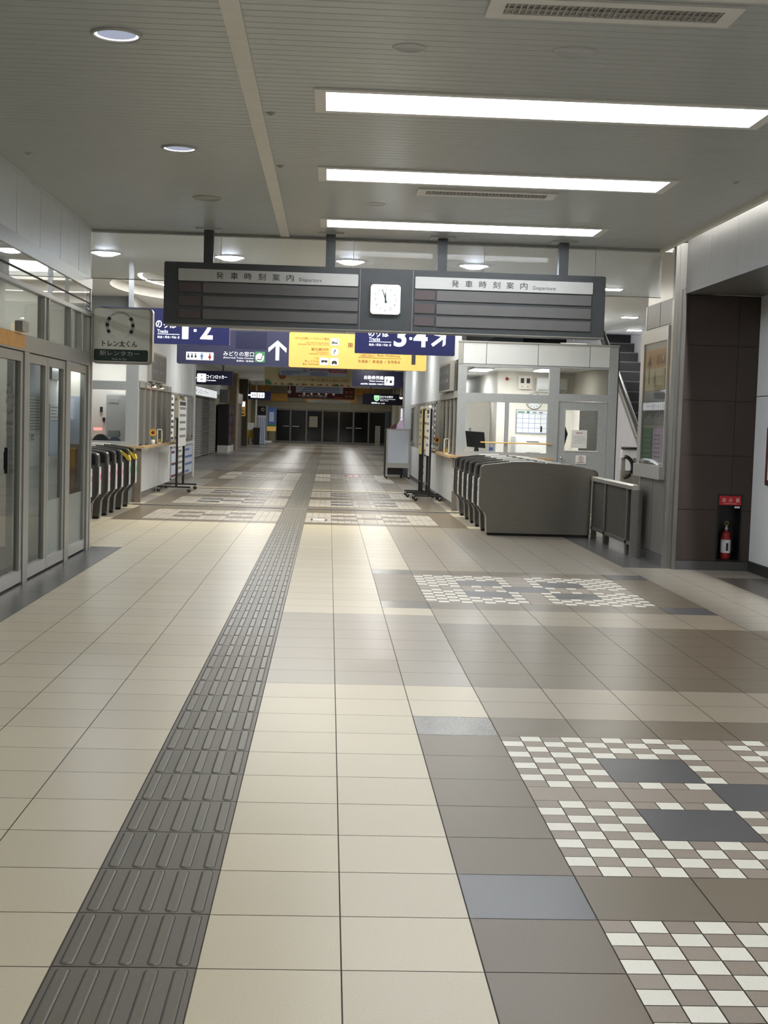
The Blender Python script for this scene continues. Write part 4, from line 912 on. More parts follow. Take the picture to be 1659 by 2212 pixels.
# office inside
ofi = MB(m_cream); ofi.box(3.75, 5.35, 23.5, 23.55, 0, 2.62).box(5.30, 5.35, BY+.1, 34.5, 0, 2.95).box(2.68, 5.3, 34.4, 34.5, 0, 2.62).box(2.68, 3.75, 24.6, 24.65, 0, 2.05).box(3.75, 3.8, 23.55, 34.4, 0, 2.62)
struct('wall_office', ofi)
oc = MB(m_ceilw); oc.box(2.68, 5.3, BY+.1, 34.4, 2.62, 2.64); struct('ceiling_office', oc)
for k, (x, y, lb) in enumerate(((3.27, 22.4, 'bright ceiling light inside the right booth, nearest the front window'), (3.0, 25.2, 'ceiling light inside the right booth, second from the window at left'), (3.45, 30.2, 'small looking ceiling light deep inside the right booth'), (3.2, 33.2, 'ceiling light inside the right booth, farthest and lowest in view'), (4.45, 21.7, 'bright ceiling light inside the right booth above the calendar board'))):
    t = thing('office_ceiling_light', lb, 'ceiling light', (x, y, 2.62), 'booth ceiling lights'); MB(m_white).box(x-.2, x+.2, y-.5, y+.5, 2.59, 2.6199).obj('housing', t); MB(e_booth).box(x-.17, x+.17, y-.47, y+.47, 2.575, 2.59).obj('diffuser', t)
k_ = 27.08/26.28
wbq = thing('calendar_whiteboard', 'white calendar board ruled in blue on the booth back wall', 'whiteboard', (4.4, 23.49, 1.38)); Yb = 23.49
def sc_(r): return tuple([.325+(v-.325)*k_ for v in r[:2]]+[1.523+(v-1.523)*k_ for v in r[2:]])
r = sc_((4.051, 4.674, 1.385, 1.823)); b = MB(m_alu).box(r[0]-.02, r[1]+.02, Yb-.015, Yb, r[2]-.02, r[3]+.02); b.obj('frame', wbq)
b = MB(m_paper); b.rect(r, ('S', Yb-.016)); b.m(m_bluep)
for k in range(5): z = r[2]+(r[3]-r[2])*k/4.6; b.rect((r[0], r[1], z-.003, z+.003), ('S', Yb-.018))
for k in range(6): x = r[0]+(r[1]-r[0])*k/5.2; b.rect((x-.003, x+.003, r[2], r[3]-.06), ('S', Yb-.018))
b.m(m_green).rect((r[0]+.02, r[0]+.16, r[3]-.045, r[3]-.02), ('S', Yb-.018)).rect((r[0]+.2, r[0]+.26, r[3]-.05, r[3]-.01), ('S', Yb-.018)); b.m(m_print).rect((r[0]+.32, r[0]+.4, r[3]-.045, r[3]-.02), ('S', Yb-.018)).rect((r[0]+.45, r[0]+.53, r[3]-.045, r[3]-.02), ('S', Yb-.018)); b.m(m_ink).rect((r[0]+.49, r[0]+.53, r[2]+.02, r[2]+.14), ('S', Yb-.019)); b.obj('ruled_face', wbq)
wc = thing('wall_clock', 'round white wall clock above the calendar board in the booth', 'clock', (4.52, Yb, 2.04)); cx, cz = .325+(4.385-.325)*k_, 1.523+(2.017-1.523)*k_
MB(m_alu).lathe([(.165, 0), (.17, -.02), (.16, -.035), (.15, -.03)], (cx, Yb, cz), 32, 'y').obj('rim', wc); MB(m_paper).disc((cx, cz), .152, ('S', Yb-.02), 32).obj('dial', wc)
b = MB(m_ink)
for n in range(12):
    a = n*PI/6; b.disc((cx+.12*math.cos(a), cz+.12*math.sin(a)), .010, ('S', Yb-.022), 8)
b.rect((cx-.004, cx+.004, cz, cz+.1), ('S', Yb-.023)).obj('markings', wc)
ep = thing('control_cabinet', 'cream wall panel with two small dark windows in the booth', 'control panel', (4.2, Yb, 2.2)); r = sc_((4.045, 4.318, 2.247, 2.509)); MB(m_cream).prism(rr((r[0], r[1], r[2], min(r[3], 2.6)), .01), 'y', Yb-.08, Yb).obj('case', ep)
b = MB(m_ink); b.rect((r[0]+.05, r[0]+.12, r[2]+.12, r[2]+.22), ('S', Yb-.082)).rect((r[0]+.17, r[0]+.24, r[2]+.12, r[2]+.22), ('S', Yb-.082)); b.m(m_orange).disc((r[0]+.08, r[2]+.05), .016, ('S', Yb-.082)).disc((r[0]+.2, r[2]+.05), .016, ('S', Yb-.082)); b.obj('meter_window', ep)
ac = thing('air_conditioner', 'white wall air conditioner under the booth ceiling', 'air conditioner', (4.7, Yb, 2.2)); r = sc_((4.40, 5.0, 2.19, 2.47)); MB(m_officew).prism([(Yb, r[2]), (Yb-.18, r[2]+.03), (Yb-.22, r[2]+.12), (Yb-.2, r[3]), (Yb, r[3])], 'x', r[0], r[1]).obj('body', ac); MB(m_inkg).box(r[0]+.03, r[1]-.03, Yb-.20, Yb-.18, r[2]+.045, r[2]+.055).obj('louvre', ac)
o = MB(m_red).lathe([(0, -.05), (.026, -.05), (.03, -.02), (.035, 0)], (.325+(3.808-.325)*k_+.02, Yb, 2.47), 16, 'y').obj('alarm_bell', loc=(3.9, Yb, 2.4)); tag(o, 'small red alarm bell on the booth wall near the ceiling', 'alarm')
cbn = thing('white_cabinet', 'low white office cabinet below the calendar board', 'cabinet', (4.4, 23.2, 0)); MB(m_officew).box(4.08, 4.78, 22.95, 23.49, 0, 1.30).obj('body', cbn)
for k in range(3): dw_ = MB(m_white).box(4.10, 4.76, 22.93, 22.95, .1+k*.4, .47+k*.4).obj('drawer', cbn); MB(m_inkg).box(4.3, 4.55, 22.92, 22.93, .40+k*.4, .415+k*.4).obj('handle', dw_)
dk = thing('office_desk', 'white desk behind the booth windows carrying a monitor', 'desk', (3.5, 20.1, 0)); MB(m_officew).box(2.72, 4.2, 19.75, 20.5, .99, 1.03).obj('desk_top', dk); 
for x in (2.74, 4.14): MB(m_officew).box(x, x+.04, 19.8, 20.45, 0, .99).obj('leg', dk)
mo = thing('monitor', 'black computer monitor seen from behind through the left booth window', 'monitor', (2.95, 20.05, 1.03)); b = MB(m_black); b.prism([(2.76, 1.40), (2.80, 1.12), (3.13, 1.10), (3.10, 1.385)], 'y', 20.02, 20.05); b.obj('screen', mo); MB(m_black).prism([(2.93, 1.03), (3.02, 1.03), (2.99, 1.2), (2.95, 1.2)], 'y', 20.05, 20.09).obj('stand', mo); MB(m_black).box(2.85, 3.09, 19.95, 20.15, 1.03, 1.042).obj('base', mo)
bo = thing('water_bottle', 'small bottle with a blue label beside the monitor', 'bottle', (3.24, 20.1, 1.03)); MB(m_bluew).lathe([(0, 1.03), (.035, 1.03), (.036, 1.13), (.014, 1.16), (.014, 1.18), (0, 1.18)], (3.24, 20.1, 0), 16).obj('bottle_body', bo); MB(m_bluep).lathe([(.037, 1.06), (.037, 1.12)], (3.24, 20.1, 0), 16).obj('bottle_label', bo)
tag(MB(m_black).box(3.87, 4.1, 19.9, 20.1, 1.03, 1.05).obj('keypad', loc=(3.98, 20, 1.03)), 'flat black device on the desk at the right booth window', 'device')
tag(MB(m_paper).box(3.15, 3.28, 24.59, 24.60, 1.42, 1.62).obj('pinned_sheet', loc=(3.2, 24.6, 1.42)), 'white sheet pinned on the booth wall above the monitor', 'notice')
t = thing('light_switch', 'small light switch on the booth wall right of the pinned sheet', 'switch', (3.33, 24.6, 1.38)); MB(m_boardw).box(3.30, 3.36, 24.585, 24.60, 1.37, 1.45).obj('plate', t); MB(m_inkg).box(3.32, 3.34, 24.58, 24.585, 1.39, 1.43).obj('rocker', t)
bl = MB(m_disp)
for k in range(44): z = 1.08+k*.018; bl.prism([(BY+.40, z), (BY+.412, z+.0155), (BY+.414, z+.0165), (BY+.402, z+.002)], 'x', 4.78, 5.2)
tag(bl.obj('window_blind', loc=(5.0, BY+.4, 1.08)), 'slatted blind behind the booth door window', 'blind')
tag(MB(m_blackm).prism([(4.46, 1.12), (4.53, 1.12), (4.60, 1.40), (4.50, 1.66), (4.46, 1.78)], 'y', BY+.5, BY+.6).obj('hanging_coat', loc=(4.5, BY+.55, 1.12)), 'dark coat hanging behind the booth door window', 'coat')

# ------------------------------------------------------------------ left booth
wl = MB(m_greypaint)
for x0, x1, z0, z1 in ((-3.19, -2.98, 0, 3.05), (-8, -3.85, 0, 3.05), (-3.85, -3.19, .97, 1.045), (-3.85, -3.19, 1.93, 2.08), (-3.85, -3.19, 2.43, 3.05)): wl.box(x0, x1, BY, BY+.1, z0, z1)
wl.m(m_panel).box(-3.85, -3.19, BY+.01, BY+.09, 0, .97)
wl.m(m_greypaint).box(-8, -3.1, BY+.3, BY+.4, 3.05, H).box(-8, -3.1, BY, BY+.4, 3.04, 3.06)
struct('wall_booth.001', wl)
wg = MB(g_win); 
for z0, z1 in ((1.045, 1.93), (2.08, 2.43)): wg.poly([(-3.85, BY+.05, z0), (-3.19, BY+.05, z0), (-3.19, BY+.05, z1), (-3.85, BY+.05, z1)])
struct('window_6', wg)
wr = MB(m_cream); wr.box(-5.5, -3.15, 21.6, 21.65, 0, 2.7).box(-5.5, -5.45, BY+.1, 21.6, 0, 2.7); struct('wall_office.001', wr)
oc = MB(m_ceilw); oc.box(-5.5, -3.15, BY+.1, 21.6, 2.68, 2.70); struct('ceiling_office.001', oc)
t = thing('office_ceiling_light', 'ceiling light inside the left booth seen through its upper window', 'ceiling light', (-3.8, 20.9, 2.68), 'booth ceiling lights'); MB(m_white).box(-4.3, -3.3, 20.75, 21.05, 2.65, 2.6799).obj('housing', t); MB(lamp('left office lamp', (250, 252, 255), 14)).box(-4.27, -3.33, 20.78, 21.02, 2.635, 2.65).obj('diffuser', t)
lk = thing('office_locker', 'white steel locker with a paper label inside the left booth', 'locker', (-3.6, 21.3, 0)); MB(m_officew).box(-3.78, -3.25, 21.05, 21.59, 0, 1.88).obj('body', lk); MB(m_white).box(-3.76, -3.27, 21.035, 21.05, .05, 1.86).obj('door', lk); MB(m_paper).box(-3.72, -3.55, 21.03, 21.035, 1.72, 1.80).obj('paper_label', lk)
for nm, lb, x, z, hh in (('wall_hook_item', 'dark key case hanging high on the left booth wall', -3.98, 1.54, .1), ('wall_hook_item', 'dark small tool hanging lower on the left booth wall', -3.93, 1.36, .08)): tag(MB(m_black).prism(rr((x, x+.045, z, z+hh), .012), 'y', 21.55, 21.6).obj(nm, loc=(x, 21.58, z)), lb, 'wall item')
cl = thing('booth_counter_shelf', 'pale counter shelf along the front of the left booth', 'counter', (-3.3, 19.5, .93)); MB(m_wood).prism([(-5.2, 19.36), (-2.84, 19.36), (-2.84, 25.0), (-2.975, 25.0), (-2.975, 19.498), (-5.2, 19.498)], 'z', .93, .97).obj('counter_top', cl); MB(m_post).box(-3.0, -2.90, 19.40, 19.497, 0, .93).obj('corner_post', cl)
sh = thing('inner_counter', 'white inner counter behind the left booth window', 'counter', (-3.6, 20, 0)); MB(m_officew).box(-4.6, -3.2, 19.7, 20.4, .98, 1.02).obj('counter_top', sh); MB(m_officew).box(-4.6, -3.2, 19.9, 20.3, 0, .98).obj('body', sh)
def bag(nm, lb, cat, x0, x1, y, z, hh, m, pts=9):
    b = MB(m); P = [(x0+(x1-x0)*k/pts, z+hh*math.sin(PI*k/pts)**.6) for k in range(pts+1)]; b.prism(P, 'y', y, y+.18); return tag(b.obj(nm, loc=((x0+x1)/2, y, z)), lb, cat)
bag('black_bag', 'rounded black bag on the left booth counter, at the left end', 'bag', -4.04, -3.86, 20.0, 1.02, .11, m_blackm); bag('dark_jacket', 'heap of dark clothing on the left booth counter', 'clothing', -3.85, -3.57, 20.02, 1.02, .13, m_blackm)
bag('folded_uniform', 'folded slate blue cloth on the left booth counter', 'clothing', -3.57, -3.36, 20.0, 1.02, .09, mat('slate cloth', (84, 88, 110), .8, 0, .1, 20)); tag(MB(m_alu).prism(rr((-3.60, -3.40, 1.10, 1.22), .02), 'y', 20.18, 20.3).obj('grey_case', loc=(-3.5, 20.2, 1.02)), 'grey case behind the folded cloth in the left booth', 'case')
tag(MB(m_white).box(-3.98, -3.91, 19.97, 19.995, 1.02, 1.07).obj('white_tag', loc=(-3.9, 19.98, 1.02)), 'small white card in front of the black bag in the left booth', 'card')
tag(MB(lamp('red signal', (255, 120, 110), 1.6)).prism(rr((-4.05, -3.90, 1.20, 1.25), .01), 'y', 21.3, 21.35).obj('red_display', loc=(-4, 21.3, 1.2)), 'small red lit display inside the left booth', 'display')
# left side wall along the concourse
ws = MB(m_seam); ws.box(-3.18, -3.11, BY+.1, 30, 0, H); ws.m(m_panel)
for k in range(14):
    y0, y1 = BY+.1+k*.743, BY+.1+(k+1)*.743
    ws.box(-3.11, -3.085, y0+.004, y1-.004, 2.02, H); ws.box(-3.11, -3.085, y0+.004, y1-.004, .1, .90)
ws.m(m_border).box(-3.11, -3.08, BY+.1, 30, 0, .1); ws.m(m_alud).box(-3.11, -3.085, 25, 30, .9, 2.02)
ws.m(m_alud)
for y in (BY+.12, 20.2, 21.0, 21.8, 22.6, 23.5, 24.2, 24.95): ws.box(-3.12, -3.06, y, y+.06, .88, 2.1)
ws.box(-3.12, -3.06, BY+.1, 25, 2.0, 2.12); ws.m(m_panel).box(-3.12, -3.05, 29.9, 30.02, 0, H).box(-8, -3.05, 30.0, 30.05, 0, H)
struct('wall_left_concourse', ws)
MB(m_disp).box(-3.11, -3.095, BY+.18, 24.95, .97, 2.0).obj('window_7')['kind'] = 'structure'
fs = thing('fare_board', 'dark framed fare board high on the side of the left booth', 'sign', (-3.03, 22.6, 2.12))
MB(m_alud).box(-3.08, -3.01, 21.4, 23.62, 2.14, 2.70).obj('frame', fs); b = MB(m_disp); b.box(-3.01, -3.0, 21.46, 23.56, 2.18, 2.66); b.m(m_boardw)
for k in range(2): b.text('きっぷ', (21.6+.9*k, 22.2+.9*k, 2.48, 2.56), ('E', -2.998)).text('Tickets', (21.6+.9*k, 22.2+.9*k, 2.32, 2.38), ('E', -2.998))
b.obj('face', fs)
for k, (y, lb) in enumerate(((21.75, 'small warm spotlight under the left fare board, nearer one, a lamp added to imitate a reflection'), (22.9, 'small warm spotlight under the left fare board, farther one, a lamp added to imitate a reflection'))):  # added lamps in place of warm reflections on the left wall
    t = thing('reflection', lb, 'reflection', (-3.02, y, 2.0), 'warm spotlights'); MB(m_chrome).lathe([(.02, .06), (.05, .04), (.055, 0)], (-3.0, y, 2.04), 14).obj('shade', t); MB(e_warm).lathe([(0, -.005), (.045, -.002)], (-3.0, y, 2.04), 14).obj('bulb', t); MB(m_alud).box(-3.05, -2.99, y-.01, y+.01, 2.10, 2.14).obj('arm', t)
# framed posters on both side walls
def poster(nm, lb, y0, y1, z0, z1, side, m, ink, lines=4, group='framed posters'):
    x = 2.574 if side == 'W' else -3.084; s = -1 if side == 'W' else 1
    t = thing(nm, lb, 'poster', (x, (y0+y1)/2, z0), group)
    xa, xb = sorted((x, x+s*.025)); f = MB(m_alu)
    for a, b2, c, d in ((y0, y0+.03, z0, z1), (y1-.03, y1, z0, z1), (y0, y1, z0, z0+.03), (y0, y1, z1-.03, z1)): f.box(xa, xb, a, b2, c, d)
    f.obj('frame', t); xa, xb = sorted((x+s*.002, x+s*.012)); p = MB(m).box(xa, xb, y0+.03, y1-.03, z0+.03, z1-.03); p.m(ink)
    pl = (side, x+s*.014); u0, u1 = (y1-.08, y0+.08) if side == 'W' else (y0+.08, y1-.08)
    for k in range(lines):
        z = z1-.12-(z1-z0-.2)*k/max(1, lines-1); p.rect((u0, u0+(u1-u0)*(1 if k % 3 else .6), z-.035, z+.02), pl)
    p.obj('print', t)
poster('framed_poster', 'poster with a column of dark blocks on the left wall, nearest of its row', 25.02, 25.65, .95, 2.0, 'E', m_paper, m_ink, 8)
poster('framed_poster', 'olive poster on the left wall next to the dark block poster', 25.7, 26.5, .95, 2.0, 'E', m_olive, m_ink, 3)
poster('framed_poster', 'golden brown poster on the left wall before the poster stand', 26.6, 27.5, .95, 2.0, 'E', m_dkwall, m_yelp, 4)
poster('framed_poster', 'white and red poster on the left wall behind the poster stand', 27.6, 28.2, .95, 2.0, 'E', m_paper, m_red, 3)
poster('framed_poster', 'grey landscape poster on the left wall near its end', 28.3, 29.0, .95, 2.0, 'E', m_print, m_inkg, 2)
poster('framed_poster', 'maroon bottomed poster at the end of the left wall', 29.1, 29.7, .95, 2.0, 'E', m_print, m_maroon, 2)
poster('low_poster', 'dark figure poster low on the left wall, nearest of three', 25.2, 26.4, .12, .84, 'E', m_bluew, m_maroon, 3, 'low posters')
poster('low_poster', 'white text poster low on the left wall', 26.5, 27.8, .12, .84, 'E', m_paper, m_print, 5, 'low posters')
poster('low_poster', 'blue edged poster low at the end of the left wall', 27.9, 29.7, .12, .84, 'E', m_bluew, m_bluep, 4, 'low posters')
poster('framed_poster', 'poster with a column of white blocks on the right booth wall', 24.15, 24.6, .95, 1.96, 'W', m_ink, m_paper, 8)
poster('framed_poster', 'grey poster on the right wall behind the white poster stand', 24.65, 25.25, .95, 1.96, 'W', m_print, m_paper, 3)
poster('framed_poster', 'tall white poster on the right wall behind the poster stands', 25.3, 26.4, .80, 1.96, 'W', m_paper, m_ink, 3)
poster('framed_poster', 'pale yellow poster on the right wall beyond the poster stands', 26.5, 27.6, .80, 1.96, 'W', m_beigeb, m_brownp, 4)
poster('framed_poster', 'white poster with red print near the far end of the right wall', 27.7, 29.0, .80, 1.96, 'W', m_paper, m_red, 4)
poster('framed_poster', 'narrow dark poster at the far end of the right wall', 31.3, 32.6, .95, 1.93, 'W', m_black, m_inkg, 2)
poster('low_poster', 'tall white leaflet board low on the right wall', 27.0, 29.0, .12, .78, 'W', m_bluew, m_print, 4, 'low posters')
# sunflowers and acrylic screens on the counters
def sunflower(x, y, z, lb):
    t = thing('sunflower', lb, 'flower', (x, y, z), 'artificial sunflowers')
    MB(m_white).lathe([(0, 0), (.035, 0), (.04, .07), (.03, .09), (0, .09)], (x, y, z), 14).obj('pot', t); MB(m_green).tube([(x, y, z+.08), (x+.005, y, z+.16)], .008).obj('stem', t)
    p = MB(m_sun); c = (x, z+.22)
    for k in range(14):
        a = 2*PI*k/14; r1 = .075+.006*(k % 2); p.poly([(c[0]+.03*math.cos(a-.2), y-.012, c[1]+.03*math.sin(a-.2)), (c[0]+.055*math.cos(a-.2), y-.018, c[1]+.055*math.sin(a-.2)), (c[0]+r1*math.cos(a), y-.008, c[1]+r1*math.sin(a)), (c[0]+.055*math.cos(a+.2), y-.018, c[1]+.055*math.sin(a+.2)), (c[0]+.03*math.cos(a+.2), y-.012, c[1]+.03*math.sin(a+.2))])
    p.obj('petals', t); MB(m_maroon).lathe([(0, -.022), (.025, -.02), (.036, -.008), (.03, .004), (0, .006)], (c[0], y, c[1]), 14, 'y').obj('flower_head', t)
sunflower(-2.91, 21.0, .97, 'yellow sunflower ornament on the left counter'); sunflower(2.47, 22.6, .97, 'yellow sunflower ornament on the right counter')
for x, y, lb in ((-2.91, 22.0, 'clear acrylic stand with cream frame on the left counter'), (2.47, 20.5, 'clear acrylic stand with cream frame on the right counter')):
    t = thing('acrylic_stand', lb, 'display stand', (x, y, .97), 'acrylic stands'); f = MB(m_cream)
    for a, b2, c, d in ((-.05, -.035, 0, .28), (.035, .05, 0, .28), (-.05, .05, .265, .28), (-.05, .05, 0, .02)): f.box(x+a, x+b2, y-.03, y-.015, .97+c, .97+d)
    f.obj('frame', t); MB(g_acr).poly([(x-.035, y-.02, .99), (x+.035, y-.02, .99), (x+.035, y-.02, 1.235), (x-.035, y-.02, 1.235)]).obj('pane', t); MB(m_yelp).box(x-.03, x+.03, y-.014, y, .972, 1.06).obj('card', t)
# mobile poster stands
def mstand(lb, x, y0, y1, zt, px0, px1, board, bm, face, zb=(.9, 1.75)):
    t = thing('poster_stand', lb, 'poster stand', (x, (y0+y1)/2, 0), 'mobile poster stands')
    for y in (y0, y1):
        MB(m_black).box(x-.022, x+.022, y-.018, y+.018, .10, zt).obj('pole', t); f = MB(m_black); f.box(px0, px1, y-.025, y+.025, .085, .115); fo = f.obj('foot', t)
        for xx in (px0+.03, px1-.03):
            c = MB(m_black); c.lathe([(0, -.014), (.036, -.014), (.036, .014), (0, .014)], (xx, y, .036), 14, 'y'); c.m(m_alu).box(xx-.008, xx+.008, y-.02, y+.02, .04, .086); c.obj('castor', fo)
    MB(m_black).box(x-.012, x+.012, y0+.018, y1-.018, .30, .33).obj('crossbar', t)
    if board:
        b = MB(bm); b.box(x-.035, x-.022, y0-.05, y1+.05, zb[0], zb[1]) if face == 'W' else b.box(x+.022, x+.035, y0-.05, y1+.05, zb[0], zb[1]); b.m(m_print); pl = (face, x-.036 if face == 'W' else x+.036)
        for k in range(5): z = zb[1]-.15-k*.14; b.rect((y1-.05, y0+.05, z-.03, z+.02) if face == 'W' else (y0+.05, y1-.05, z-.03, z+.02), pl)
        b.m(m_ink).rect((y1-.05, y0+.05, zb[1]-.1, zb[1]-.02) if face == 'W' else (y0+.05, y1-.05, zb[1]-.1, zb[1]-.02), pl); b.obj('poster_board', t)
mstand('black wheeled stand with a white poster beside the right counter', 2.30, 22.1, 22.75, 1.80, 2.02, 2.55, True, m_paper, 'W', (.88, 1.80)); mstand('black wheeled stand with a yellow poster, farther along the right wall', 2.24, 23.3, 23.95, 1.80, 1.93, 2.5, True, m_padyel, 'W', (.88, 1.80))
mstand('dark wheeled stand with a white poster beside the left wall', -2.68, 22.9, 24.1, 1.46, -3.06, -2.40, True, m_paper, 'E', (.90, 1.82))
# pale blue whiteboard on castors, trolley and bag behind
t = thing('mobile_whiteboard', 'pale blue whiteboard on castors at the end of the right wall', 'whiteboard', (2.2, 32, 0))
MB(m_wboard).box(1.925, 2.475, 31.98, 32.0, .42, 1.30).obj('board_face', t); f = MB(m_alu)
for a, b2, c, d in ((1.875, 1.925, .05, 1.33), (2.475, 2.525, .05, 1.33), (1.925, 2.475, 1.30, 1.33), (1.925, 2.475, .30, .42)): f.box(a, b2, 31.97, 32.01, c, d)
f.obj('frame', t); MB(m_alu).box(1.9, 2.5, 31.90, 31.97, .29, .31).obj('pen_tray', t)
for x in (1.9, 2.5): fo = MB(m_alu).box(x-.02, x+.02, 31.75, 32.25, .055, .08).obj('foot', t); [MB(m_black).lathe([(0, -.014), (.03, -.014), (.03, .014), (0, .014)], (x, yy, .03), 12, 'x').obj('castor', fo) for yy in (31.78, 32.22)]
t = thing('storage_trolley', 'dark storage trolley standing behind the pale whiteboard', 'trolley', (2.1, 32.7, 0)); MB(m_black).box(1.86, 2.38, 32.5, 32.95, .08, 1.33).obj('body', t); 
for x in (1.9, 2.34): MB(m_blackm).box(x-.02, x+.02, 32.55, 32.9, 0, .08).obj('castor', t)
t = thing('shopping_bag', 'lilac shopping bag with upright handles behind the whiteboard', 'bag', (2.27, 32.7, 1.33)); MB(m_lilac).prism([(2.17, 1.33), (2.37, 1.33), (2.36, 1.48), (2.33, 1.57), (2.26, 1.56), (2.2, 1.44)], 'y', 32.6, 32.8).obj('bag_body', t); MB(m_lilac).tube([(2.26, 32.7, 1.54), (2.29, 32.7, 1.64), (2.325, 32.7, 1.67), (2.345, 32.7, 1.62), (2.34, 32.7, 1.5)], .014).obj('handle', t)
tag(MB(m_maroon).prism([(1.95, 1.33), (2.15, 1.33), (2.17, 1.44), (2.12, 1.49), (2.03, 1.40)], 'y', 32.62, 32.75).obj('dark_bundle', loc=(2.05, 32.7, 1.33)), 'dark bundle beside the lilac bag behind the whiteboard', 'bundle')
t = thing('lit_poster_box', 'narrow glowing white poster box past the grey column', 'lightbox', (2.5, 36, 0)); MB(m_alud).box(2.44, 2.6, 35.9, 36.1, 0, 1.95).obj('case', t); MB(m_litwm).box(2.45, 2.59, 35.88, 35.9, 1.2, 1.92).obj('lit_face', t)
for y, z, lb in ((37.5, 2.75, 'warm shop spotlight beyond the grey column, upper one, a lamp added to imitate a reflection'), (41.0, 2.35, 'warm shop spotlight beyond the grey column, lower one, a lamp added to imitate a reflection')):  # added lamps imitating shop light reflected beyond the column
    s = thing('reflection', lb, 'reflection', (2.72, y, z), 'warm spotlights'); MB(m_chrome).lathe([(.03, .10), (.06, .06), (.065, 0)], (2.72, y, z), 14).obj('shade', s); MB(e_warm).lathe([(0, -.06), (.04, -.05), (.055, -.005)], (2.72, y, z), 14).obj('bulb', s); MB(m_alud).box(2.71, 2.73, y-.01, y+.01, z+.1, H-.001).obj('stem', s)
# floor plate and sticker
t = thing('floor_guide_plate', 'small white floor plate with dark ends beside the tactile strip', 'floor plate', (.21, 16.5, 0)); MB(m_paper).box(.12, .30, 16.42, 16.58, .0005, .006).obj('plate', t); MB(m_maroon).box(.085, .12, 16.42, 16.58, .0005, .008).obj('end_cap', t); MB(m_maroon).box(.30, .335, 16.42, 16.58, .0005, .008).obj('end_cap', t)
b = MB(m_red); b.box(.80, 1.22, 32.1, 33.4, .0005, .003); b.m(m_paper).rect((.86, 1.0, 32.4, 32.9), ('U', .0035)).rect((1.05, 1.16, 32.4, 33.1), ('U', .0035)); tag(b.obj('floor_sticker', loc=(1.0, 32.7, 0)), 'red and white sticker on the floor far down the concourse', 'sticker')

# ------------------------------------------------------------------ right wing with the escalator
ww = MB(m_panel); ww.box(8.9, 9, 10.9, 28, 0, H); ww.m(m_ceilw).box(5, 9, 24.95, 25.0, H, 6).m(m_blackm).box(4.9, 9, 28, 28.1, 0, 7).box(5, 9, 25, 28.1, 7, 7.1).box(5.35, 5.4, 25, 28, H, 7).box(8.9, 9, 25, 28, H, 7); ww.m(m_panel).box(5.0, 9, 10.8, 10.9, 0, H); struct('wall_right_wing', ww)
es = thing('escalator', 'escalator with dark treads climbing away behind the right booth', 'escalator', (6.4, 21, 0))
sl_ = math.tan(math.radians(30)); e0 = 19.6
b = MB(m_tread); ed = MB(m_treade)
nst = 30
for k in range(nst):
    y = e0+k*.38; z = .1+k*.38*sl_
    b.box(6.06, 6.95, y, y+.42, z-.3, z); ed.box(6.06, 6.95, y-.004, y+.012, z-.02, z+.001)
    pass
b.obj('steps', es); ed.obj('step_edges', es)
for nm, x0, x1 in (('balustrade', 5.93, 6.0), ('balustrade', 7.0, 7.07)):
    ya, yb = e0-.2, e0+nst*.38; f = lambda y: .1+(y-e0)*sl_
    MB(m_balus).prism([(ya, 0), (yb, 0), (yb, f(yb)-.4), (yb, f(yb)+.80), (ya+.4, f(ya+.4)+.82), (ya, .80)], 'x', x0, x1).obj(nm, es)
    MB(m_alu).prism([(ya, .78), (ya+.4, f(ya+.4)+.80), (yb, f(yb)+.78), (yb, f(yb)+.84), (ya+.4, f(ya+.4)+.89), (ya, .86)], 'x', x0-.03, x1+.03).obj('deck_rail', es)
    MB(m_rubber).tube([((x0+x1)/2, y, z) for y, z in [(ya+.05, .25), (ya-.2, .35), (ya-.3, .55), (ya-.22, .78), (ya, .92), (ya+.4, f(ya+.4)+.93), (yb, f(yb)+.90)]], .032, 10).obj('handrail', es)
    MB(m_steel).prism([(ya-.25, 0), (ya+.1, 0), (ya+.1, .78), (ya-.05, .75), (ya-.25, .5)], 'x', x0+.01, x1-.01).obj('newel_panel', es)
t = thing('escalator_bollard', 'steel panel with a small orange lit sign by the escalator foot', 'bollard', (5.75, 18.4, 0)); MB(m_steel).box(5.62, 5.86, 18.36, 18.44, 0, .96).obj('post', t); MB(m_black).box(5.72, 5.84, 18.345, 18.36, .68, .90).obj('sign_frame', t); MB(mat('orange lit sign', (230, 150, 120), .5, 0, .05, 8, emit=.5)).box(5.74, 5.82, 18.34, 18.345, .70, .88).obj('lit_face', t)

# ------------------------------------------------------------------ far corridor, left side
fw_ = MB(m_olive); fw_.box(-4.6, -4.5, 30.05, 82, 0, H); fw_.m(m_panel).box(-4.5, -4.42, 30.05, 66, 2.45, H); struct('wall_left_far', fw_)
for k in range(7):
    y0 = 31+k*3.0; b = MB(m_shutter if k % 2 == 0 else m_shutdk)
    for q in range(26): b.prism([(-4.44, .02+q*.085), (-4.415, .04+q*.085), (-4.415, .085+q*.085), (-4.44, .103+q*.085)], 'y', y0+.06, y0+2.9)
    t = thing('roller_shutter', 'closed roller shutter of the left shops, %s along' % ['first', 'second', 'third', 'fourth', 'fifth', 'sixth', 'seventh'][k], 'shutter', (-4.42, y0+1.5, 0), 'closed roller shutters'); b.obj('curtain', t); MB(m_alud).box(-4.46, -4.40, y0-.04, y0+.06, 0, 2.4).obj('guide_rail', t); MB(m_alud).box(-4.46, -4.38, y0-.04, y0+2.96, 2.23, 2.45).obj('shutter_box', t)
